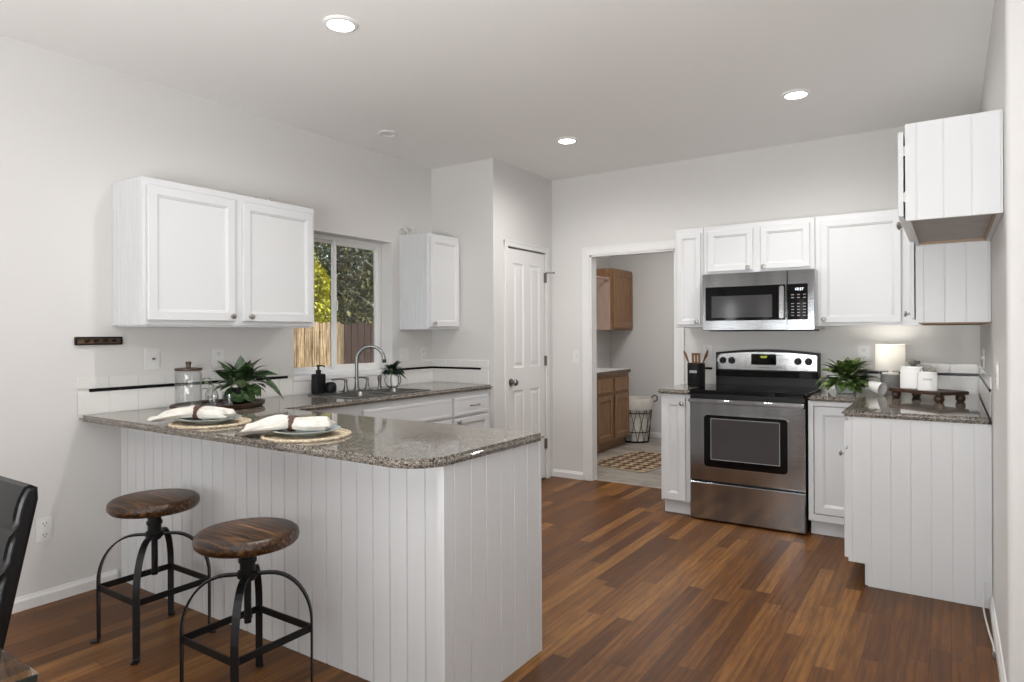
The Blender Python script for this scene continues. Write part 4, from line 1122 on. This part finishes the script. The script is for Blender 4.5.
# sink corner: soap dispenser, scrubber, small plant
sx_, sy_ = -3.645, 3.045
o = thing('soap_dispenser', 'matte black square soap dispenser beside the sink under the window', 'soap dispenser', (sx_, sy_, CT))
MB().box(sx_ - .03, sx_ + .03, sy_ - .042, sy_ + .042, CT + .0003, CT + .137, .006, 3).build('bottle', M['black'], o)
MB().cyl((sx_, sy_, CT + .136), (sx_, sy_, CT + .165), .018, seg=18, bev=.002).cyl((sx_, sy_, CT + .165), (sx_, sy_, CT + .19), .008, seg=14).cyl((sx_, sy_, CT + .186), (sx_, sy_, CT + .2), .014, seg=16, bev=.002).tube([(sx_, sy_, CT + .193), (sx_ + .03, sy_ + .012, CT + .194), (sx_ + .045, sy_ + .018, CT + .186)], .005, 8).build('pump', M['black'], o, True)
qx, qy = -3.60, 3.112
o = center(MB().lathe([(0, 0), (.03, 0), (.037, .01), (.042, .03), (.042, .05), (.036, .068), (.022, .077), (0, .08)], (qx, qy, CT + .0003), 24).build('dish_scrubber', M['black'], smooth=True))
tag(o, 'small round black dish scrubber against the soap dispenser', 'scrubber')
gx, gy = -3.50, 3.625
def pot2(o):
    MB().lathe([(0, .0), (.042, .0), (.046, .003), (.05, .085), (.046, .086), (.043, .075), (0, .074)], (gx, gy, CT + .022), 28).build('pot', M['ceramic'], o, True)
    rg_ = MB()
    for a in (0, R(60), R(120)):
        rg_.tube([(gx + .062 * math.cos(t_) * math.cos(a), gy + .062 * math.cos(t_) * math.sin(a), CT + .066 + .062 * math.sin(t_)) for t_ in [2 * math.pi * k / 36 for k in range(36)]], .003, 6, True)
    rg_.build('wire_stand', M['iron'], o, True)
plant('potted_plant', 'small drooping dark plant in white pot and wire stand beside the sink', (gx, gy, CT), pot2, [
    (.02, .14, .10, .07, .0, .03), (.03, .15, .09, .11, .03, .035), (-.03, .14, -.07, .11, .03, .04)],
    (70, .045, (.045, .08)), M['leaf_dark'], 11, .128, .0015)

# ================================================================== RIGHT WORKTOP
lx, ly = -.333, 5.05
o = thing('table_lamp', 'small lit lamp with white drum shade and grey base in the corner', 'lamp', (lx, ly, CT))
MB().lathe([(0, 0), (.056, 0), (.058, .003), (.058, .127), (.055, .13), (0, .13)], (lx, ly, CT + .0003), 36).build('base', M['concrete'], o, True)
MB().cyl((lx, ly, CT + .13), (lx, ly, CT + .2), .012, seg=16).cyl((lx, ly, CT + .128), (lx, ly, CT + .14), .05, seg=30).build('neck', M['ceramic'], o, True)
bl = MB().lathe([(0, .2), (.014, .2), (.016, .22), (.028, .25), (.026, .272), (.012, .287), (0, .289)], (lx, ly, CT), 20).build('bulb', emit('lit_bulb', (1, .94, .85), 2.5), o, True)
MB().lathe([(.087, .158), (.088, .157), (.089, .158), (.087, .326), (.086, .327), (.085, .326), (.087, .158)], (lx, ly, CT), 40).build('lamp_shade', M['shade'], o, True)
sp_ = MB()
for a in (0, R(120), R(240)): sp_.cyl((lx, ly, CT + .195), (lx + .0865 * math.cos(a), ly + .0865 * math.sin(a), CT + .195), .0018, seg=6)
sp_.build('shade_spokes', M['nickel'], o)
pl_ = lamp('lamp_bulb_light', 'POINT', (lx, ly, CT + .30), 2.0, (1, .94, .85), radius=.02)

rx_, ry_ = -.115, 4.69; ra = R(-41)
def rot(u_, v_): return (rx_ + u_ * math.cos(ra) - v_ * math.sin(ra), ry_ + u_ * math.sin(ra) + v_ * math.cos(ra))
o = thing('wooden_riser', 'dark wooden riser on four bun feet carrying the white canisters', 'riser', (rx_, ry_, CT))
MB().prism(rounded([rot(-.18, -.112), rot(.18, -.112), rot(.18, .112), rot(-.18, .112)], [.008] * 4, 4), CT + .042, CT + .062, .003, 2).build('board', M['walnut'], o)
for u_, v_ in ((-.15, -.078), (.15, -.078), (-.15, .078), (.15, .078)):
    p = rot(u_, v_); MB().lathe([(0, 0), (.017, 0), (.024, .008), (.026, .02), (.024, .032), (.018, .0415), (0, .0418)], (p[0], p[1], CT + .0003), 24).build('foot', M['walnut'], o, True)
RZ = CT + .0625
def canister(u_, v_, s_, h_, label, txt=None):
    p = (u_, v_); o = thing('canister', label, 'canister', (p[0], p[1], RZ), 'white canisters on the riser')
    hs = s_ / 2; a0 = 0
    pts_ = [(p[0] - hs, p[1] - hs), (p[0] + hs, p[1] - hs), (p[0] + hs, p[1] + hs), (p[0] - hs, p[1] + hs)]
    MB().prism(rounded(pts_, [.008] * 4, 4), RZ, RZ + h_, .003, 2).build('jar_body', M['ceramic'], o, True)
    MB().prism(rounded([(p[0] - hs + .002, p[1] - hs + .002), (p[0] + hs - .002, p[1] - hs + .002), (p[0] + hs - .002, p[1] + hs - .002), (p[0] - hs + .002, p[1] + hs - .002)], [.008] * 4, 4), RZ + h_ + .0005, RZ + h_ + .012, .003, 2).build('lid', M['ceramic'], o, True)
    if txt: text_mesh('lettering', txt, .014, M['darkprint'], o, (p[0], p[1] - hs - .0002, RZ + h_ * .68), (1, 0, 0), (0, 0, 1))
    return o, p
o, p = canister(-.197, 4.765, .122, .122, 'taller white square canister on the riser with a dark bird knob')
MB().lathe([(0, 0), (.012, 0), (.01, .004), (.018, .012), (.024, .022), (.02, .033), (.008, .038), (0, .039)], (p[0] + .006, p[1], RZ + .1345), 20, sx=1.35, sy=.9).lathe([(0, -.012), (.01, -.008), (.013, 0), (.01, .008), (0, .012)], (p[0] + .032, p[1], RZ + .159), 14).build('lid_knob', M['bronze'], o, True)
o, p = canister(-.112, 4.635, .104, .096, 'shorter white square canister on the riser with lettering and a wire clasp', 'SUGAR')
cl_ = MB()
for dx in (-.018, .018):
    cl_.tube([(p[0] + dx + .02 * math.cos(t_), p[1], RZ + .108 + .026 * math.sin(t_)) for t_ in [R(12 * k) for k in range(16)]], .0025, 8)
cl_.build('wire_clasp', M['nickel'], o, True)

gx2, gy2 = -.585, 4.93
def pot3(o):
    MB().lathe([(0, 0), (.055, 0), (.06, .004), (.072, .078), (.074, .085), (.069, .086), (.065, .075), (0, .07)], (gx2, gy2, CT + .0003), 32).build('pot', M['palepot'], o, True)
plant('potted_plant', 'bushy green potted plant on the worktop right of the range', (gx2, gy2, CT), pot3, [
    (-.03, .15, -.13, .235, .02, .06), (.0, .16, .02, .235, .0, .055), (.03, .15, .12, .215, .03, .055), (-.05, .13, -.18, .16, .03, .06), (.05, .13, .13, .15, .05, .06),
    (-.06, .11, -.20, .03, .05, .035), (-.04, .09, -.09, .01, .12, .06), (.02, .09, .03, .005, .13, .065), (.05, .10, .10, .03, .10, .06), (-.01, .10, -.03, .02, .14, .06),
    (.10, .10, .19, .10, -.02, .05), (.12, .09, .20, .02, .0, .05)],
    (95, .10, (.08, .135)), M['leaf_green'], 21, .095)
mx_, my_ = -.405, 4.85
ax_ = Vector((.78, -.5, -.16)).normalized(); q = ax_.to_track_quat('Z', 'Y')
o = MB().lathe([(0, .0), (.03, 0), (.034, .004), (.042, .09), (.043, .094), (.040, .094), (.033, .012), (0, .009)], (mx_ - .035, my_ + .02, CT + .048), 28, q).build('cup', M['ceramic'], smooth=True)
mn = min((v.co.z for v in o.data.vertices)); 
for v in o.data.vertices: v.co.z += CT + .0004 - mn
tag(center(o), 'white cup lying on its side against the plant right of the range', 'cup')

# utensil crock left of the range
ux, uy = -1.625, 4.99
o = thing('utensil_crock', 'black ribbed utensil crock left of the range', 'crock', (ux, uy, CT))
prof_ = [(0, 0), (.06, 0), (.064, .004)]
mb = MB().lathe([(0, .0), (.06, 0), (.0625, .003), (.0625, .168), (.065, .17), (.065, .178), (.06, .178), (.058, .012), (0, .01)], (ux, uy, CT + .0003), 36)
for k in range(36):
    a = 2 * math.pi * k / 36; mb.cyl((ux + .0635 * math.cos(a), uy + .0635 * math.sin(a), CT + .006), (ux + .0635 * math.cos(a), uy + .0635 * math.sin(a), CT + .17), .0024, seg=6)
mb.build('crock_body', M['iron'], o, True)
tag(MB().prism(rounded([(ux - .03, CT + .105), (ux + .026, CT + .105), (ux + .026, CT + .125), (ux - .03, CT + .125)], [.004] * 4, 3), uy - .071, uy - .066, 0, axis='y').build('label_plate', M['print'], o), 'grey metal label plate')
def utensil(name, label, base_, tip_, kind):
    b_, t_ = Vector(base_), Vector(tip_); d_ = (t_ - b_).normalized()
    mb = MB().tube([b_, t_], [.005, .006], 8)
    s_ = Vector((1, 0, 0)) - d_ * d_.x; s_.normalize(); nn = d_.cross(s_)
    if kind == 'spatula':
        for o_, ww in ((-.025, .017), (0, .016), (.025, .017)): mb.bar([t_ + s_ * o_, t_ + s_ * o_ + d_ * .075], s_, ww, .006)
        mb.bar([t_ - d_ * .004, t_ + d_ * .012], s_, .067, .006); mb.bar([t_ + d_ * .062, t_ + d_ * .08], s_, .067, .006)
    else:
        mb.lathe([(0, -.046), (.014, -.038), (.025, -.014), (.027, .01), (.02, .034), (0, .046)], t_ + d_ * .03, 18, d_.to_track_quat('Z', 'Y'), sx=1, sy=.35)
    o = mb.build(name, M['utensil'], smooth=True)
    tag(center(o), label, 'utensil', 'wooden utensils in the crock')
utensil('wooden_spoon', 'wooden spoon leaning to the left in the black utensil crock', (ux + .01, uy, CT + .02), (ux - .065, uy - .01, CT + .205), 'spoon')
utensil('wooden_spatula', 'slotted wooden spatula standing upright in the black utensil crock', (ux, uy + .015, CT + .02), (ux + .0, uy, CT + .175), 'spatula')
utensil('wooden_spoon', 'pale spoon leaning to the right in the black utensil crock', (ux - .01, uy + .01, CT + .02), (ux + .058, uy + .02, CT + .21), 'spoon')

# water line on the floor of the fridge space
P = [(XR - .03, 3.835, .13), (XR - .036, 3.825, .09), (XR - .04, 3.80, .03), (XR - .035, 3.72, .008), (XR - .028, 3.55, .0065), (XR - .018, 3.40, .0065), (XR - .019, 3.32, .0065)]
PP = []
for i in range(len(P) - 1):
    for k in range(5): PP.append(Vector(P[i]).lerp(Vector(P[i + 1]), k / 5))
PP.append(Vector(P[-1]))
o = thing('water_line', 'thin white water line on the floor of the empty fridge space', 'tube', (XR - .03, 3.6, 0))
MB().tube(PP, .004, 8).build('tubing', M['plastic_tube'], o, True)
MB().cyl(P[-1], (P[-1][0], P[-1][1] - .03, .009), .008, seg=12).build('fitting', M['bronze'], o)

# ================================================================== CEILING FIXTURES
def downlight(x, y, label, lit=True, r=.078):
    o = thing('recessed_light', label, 'ceiling light', (x, y, H - .012), 'recessed ceiling fixtures')
    MB().lathe([(r, 0.0117), (r + .001, .008), (r - .004, .002), (r - .016, .0), (r - .018, .002), (r - .018, .0117)], (x, y, H - .012), 40).build('trim_ring', M['trim'], o, True)
    MB().lathe([(0, .006), (r - .017, .006), (r - .017, .0115), (0, .0115)], (x, y, H - .012), 36).build('lens', M['lens'] if lit else M['plate'], o)
    if lit:
        lamp('downlight', 'SPOT', (x, y, H - .03), 66, (1, .975, .95), aim=(x, y, 0), spot=172, blend=1.0, radius=.07)
downlight(-2.315, 2.07, 'lit recessed ceiling light nearest the camera, above the peninsula')
downlight(-3.30, 3.38, 'unlit recessed ceiling fixture near the window wall', False, .07)
downlight(-2.34, 4.25, 'lit recessed ceiling light near the pantry corner')
downlight(-.76, 4.205, 'lit recessed ceiling light on the right, in front of the range')

# ================================================================== LAUNDRY ROOM
BX = -3.19; by0, by1 = 6.38, 7.285
o = thing('laundry_cabinet', 'oak base cabinet with two doors and two drawers in the laundry room', 'cabinet', ((XL + BX) / 2, (by0 + by1) / 2, 0))
MB().box(XL + .002, BX, by0, by1, .1, .86).box(XL + .002, BX - .05, by0, by1, .001, .1).build('cabinet_body', M['oak'], o)
Fl = face('+X', BX)
for a, b_ in ((by0 + .035, 6.805), (6.865, by1 - .03)):
    shaker(MB(), Fl, a, b_, .125, .625, .001, .02, .055).build('door', M['oak'], o)
    panelled(MB(), Fl, a, b_, .66, .81, .001, .02, [(a + .02, b_ - .02, .68, .79)], [(.004, .002), (.006, .002)]).build('drawer_front', M['oak'], o)
o = thing('laundry_worktop', 'laundry worktop, top coloured white for glare, with brown front edge on the oak cabinet', 'worktop', ((XL + BX) / 2, (by0 + by1) / 2, .861))
MB().box(XL + .002, BX + .012, by0 - .012, by1 + .01, .861, .90, .002).build('top', M['ceramic'], o)  # white colour stands in for glare on the top
MB().box(BX + .012, BX + .024, by0 - .012, by1 + .01, .858, .899, .003).build('front_edge', M['walnut'] if False else wood('brown_edge_band', [(.10, .065, .045), (.16, .11, .08)], (2, 2, 10), .5, 3), o)
o = thing('laundry_wall_cabinet', 'oak wall cabinet in the laundry room with a hanging rod', 'cabinet', (XL + .155, 7.54, 1.36))
MB().box(XL + .002, XL + .31, 7.30, 7.925, 1.36, 2.115).build('cabinet_body', M['oak'], o)
tag(MB().box(XL + .002, XL + .295, 7.296, 7.30, 1.362, 2.0).build('side_panel', M['oak_pale'], o), 'pale unfinished side panel')
shaker(MB(), face('+X', XL + .31), 7.335, 7.90, 1.385, 2.09, .001, .02, .06).build('door', M['oak'], o)
rodm = M['oak']
MB().cyl((XL + .27, 7.2955, 1.985), (XL + .27, 6.0, 1.985), .014, seg=14).cyl((XL + .27, 7.2955, 1.985), (XL + .27, 7.28, 1.985), .028, seg=18).build('hanging_rod', M['oak_pale'], o, True)

bx_, by_ = -3.205, 7.53
o = thing('laundry_basket', 'tapered black wire laundry basket with white cloth liner', 'basket', (bx_, by_, 0))
rb, rt, hb_ = .155, .205, .53
wm = MB(); rad_ = lambda z: rb + (rt - rb) * z / hb_
for z in (.012, .13, .36, .44): wm.tube([(bx_ + rad_(z) * math.cos(t_), by_ + rad_(z) * math.sin(t_), z) for t_ in [2 * math.pi * k / 40 for k in range(40)]], .005 if z > .02 else .011, 6, True)
for k in range(12):
    for sg in (-1, 1):
        a0 = 2 * math.pi * k / 12; pp_ = []
        for i in range(9):
            z = .012 + (.44 - .012) * i / 8; a = a0 + sg * R(30) * i / 8 * 1.0
            pp_.append((bx_ + (rad_(z) + .001) * math.cos(a), by_ + (rad_(z) + .001) * math.sin(a), z))
        wm.tube(pp_, .0035, 5)
wm.build('wire_frame', M['iron'], o, True)
n_ = 64; P = []
for z, dr in ((.016, -.012), (.1, -.012), (.25, -.011), (.4, -.010), (.5, -.006), (.53, .0), (.535, .006), (.52, .012), (.44, .012), (.40, .0105)):
    P.append([(bx_ + (rad_(min(z, hb_)) + dr + .003 * math.sin(9 * t_ + z * 7)) * math.cos(t_), by_ + (rad_(min(z, hb_)) + dr + .003 * math.sin(9 * t_ + z * 7)) * math.sin(t_), z) for t_ in [2 * math.pi * k / n_ for k in range(n_ + 1)]])
lm = MB().grid(P); lm.build('cloth_liner', M['linen'], o, True, True)
for a in (R(30), R(210)):
    d_ = Vector((math.cos(a), math.sin(a), 0)); s_ = Vector((-d_.y, d_.x, 0)); c_ = Vector((bx_, by_, .535)) + d_ * (rt + .012)
    MB().tube([c_ + d_ * (.012 + .032 * math.cos(t_)) + Vector((0, 0, -.01 + .036 * math.sin(t_))) for t_ in [2 * math.pi * k / 28 for k in range(28)]], .007, 7, True).build('handle', M['iron'], o, True)

ra2 = R(-9)
def rg2(x, y): return (-2.43 + x * math.cos(ra2) - y * math.sin(ra2), 5.86 + x * math.sin(ra2) + y * math.cos(ra2))
o = thing('rug', 'brown and cream geometric rug on the laundry room floor', 'rug', (-2.8, 6.3, 0))
MB().prism(rounded([rg2(-.62, 0), rg2(0, 0), rg2(0, .95), rg2(-.62, .95)], [.01] * 4, 3), .0015, .010, .002, 1).build('pile', M['rug'], o)
mb = MB()
for e0, e1 in ((rg2(-.63, -.012), rg2(.012, -.012)), (rg2(.012, -.012), rg2(.012, .962)), (rg2(.012, .962), rg2(-.63, .962)), (rg2(-.63, .962), rg2(-.63, -.012))):
    mb.bar([(*e0, .0055), (*e1, .0055)], (0, 0, 1), .008, .022)
mb.build('border', M['rugborder'], o)

# ================================================================== OUTSIDE THE WINDOW
struct(MB().box(-26, XL - TH - .01, -3, 26, -.5, -.4).build('ground', M['grass']))
def fence(y0, y1, x, ztop, m, label, tilt=0):
    o = thing('garden_fence', label, 'fence', (x, (y0 + y1) / 2, -.4)); rg = random.Random(int(y0 * 10))
    y = y0; mb = MB()
    while y < y1 - .01:
        mb.box(x - .01, x + .008, y + .004, min(y + .136, y1), -.39, ztop + rg.uniform(-.02, .02), .002, 1); y += .14
    mb.build('pickets', m, o)
    rl = MB()
    for z in (.0, 1.0): rl.box(x - .05, x - .011, y0, y1, z, z + .09)
    rl.build('rails', m, o)
    y = y0 + .3
    while y < y1: MB().box(x - .14, x - .051, y, y + .09, -.399, ztop - .08).build('post', m, o); y += 2.4
    return o
fence(4.6, 7.19, -8.0, 1.50, M['fence'], 'weathered sunlit board fence seen through the left window pane')
fence(7.2, 10.4, -8.0, 1.50, M['fence_red_shaded'], 'red-brown board fence with shade in its colour, seen through the right window pane')
def tree(name, label, loc, h, blobs, nleaf, size, m, trunk_pts, seed, bark=True, group=None):
    o = thing(name, label, 'tree', loc, group); rg = random.Random(seed); L0 = Vector(loc); mb = MB()
    for k in range(nleaf):
        b_ = blobs[k % len(blobs)]
        while True:
            d_ = Vector((rg.uniform(-1, 1), rg.uniform(-1, 1), rg.uniform(-1, 1)))
            if .25 < d_.length <= 1: break
        p = L0 + Vector((b_[0] + d_.x * b_[3], b_[1] + d_.y * b_[3], b_[2] + d_.z * b_[4]))
        s_ = size * rg.uniform(.6, 1.4); dd = Vector((rg.uniform(-1, 1), rg.uniform(-1, 1), rg.uniform(-.6, 1)))
        mb.leaf(p, dd, s_ * 1.6, s_, .5, .3, n=2)
    mb.build('foliage', m, o)
    tm = MB()
    for tp, r0, r1 in trunk_pts:
        n = len(tp); tm.tube([L0 + Vector(p) for p in tp], [r0 + (r1 - r0) * i / (n - 1) for i in range(n)], 7)
    tm.build('trunk', M['bark'], o, True)
    return o
tree('conifer', 'bright yellow-green conifer behind the weathered fence', (-9.7, 7.72, -.4), 3.4,
     [(0, 0, z, .75 - .13 * abs(z - 1.6), .5) for z in (.9, 1.4, 1.9, 2.3)] + [(0, .0, 2.75, .42, .4), (0, .0, 3.0, .3, .35), (.05, .18, 2.6, .4, .4)], 9000, .05, M['conifer'],
     [([(0, 0, 0), (0, 0, 1.5), (0, 0, 3.0)], .09, .02)], 3)
tree('leafy_tree', 'olive-green leafy tree with pale branches behind the red-brown fence', (-11.8, 10.9, -.4), 5,
     [(0, 0, 3.4, 1.1, 1.1), (.2, -.5, 2.7, .8, .8), (.1, .4, 2.5, .9, .8), (-.3, -.2, 4.2, 1.0, .8), (.2, -.7, 3.6, .6, .6), (.3, .3, 3.3, .8, .9), (.5, -.9, 2.2, .6, .7), (.5, -.2, 2.1, .7, .6), (-.6, -.6, 2.6, .9, .9), (-.6, .3, 2.4, .9, .9)], 12000, .07, M['olive'],
     [([(0, 0, 0), (.05, -.05, 1.4), (.1, -.2, 2.2)], .12, .09), ([(.1, -.2, 2.2), (.9, .1, 2.5), (1.2, .9, 2.3)], .03, .015), ([(.1, -.2, 2.2), (.6, -.7, 2.75), (1.0, -.3, 2.35), (1.1, .2, 2.2)], .03, .015), ([(.1, -.2, 2.2), (.8, -.4, 3.4), (1.1, .3, 2.9)], .03, .012)], 9)
tree('leafy_tree', 'darker leafy tree farthest back behind both fences', (-13.5, 14.2, -.4), 5,
     [(0, 0, 2.2, 1.5, 1.3), (.2, 1.3, 2.2, 1.4, 1.3), (0, 1.0, 3.6, 1.6, 1.1), (0, -.7, 3.3, .55, .9)], 4200, .10, M['olive'],
     [([(0, 0, 0), (0, 0, 2)], .14, .1), ([(0, -.4, 2.2), (.1, -1.9, 3.4), (0, -3.1, 4.6)], .03, .01), ([(0, -.4, 2.4), (.1, -2.2, 3.4), (0, -3.3, 4.0)], .02, .008), ([(0, -.9, 2.6), (.1, -2.6, 4.4)], .02, .008)], 14)
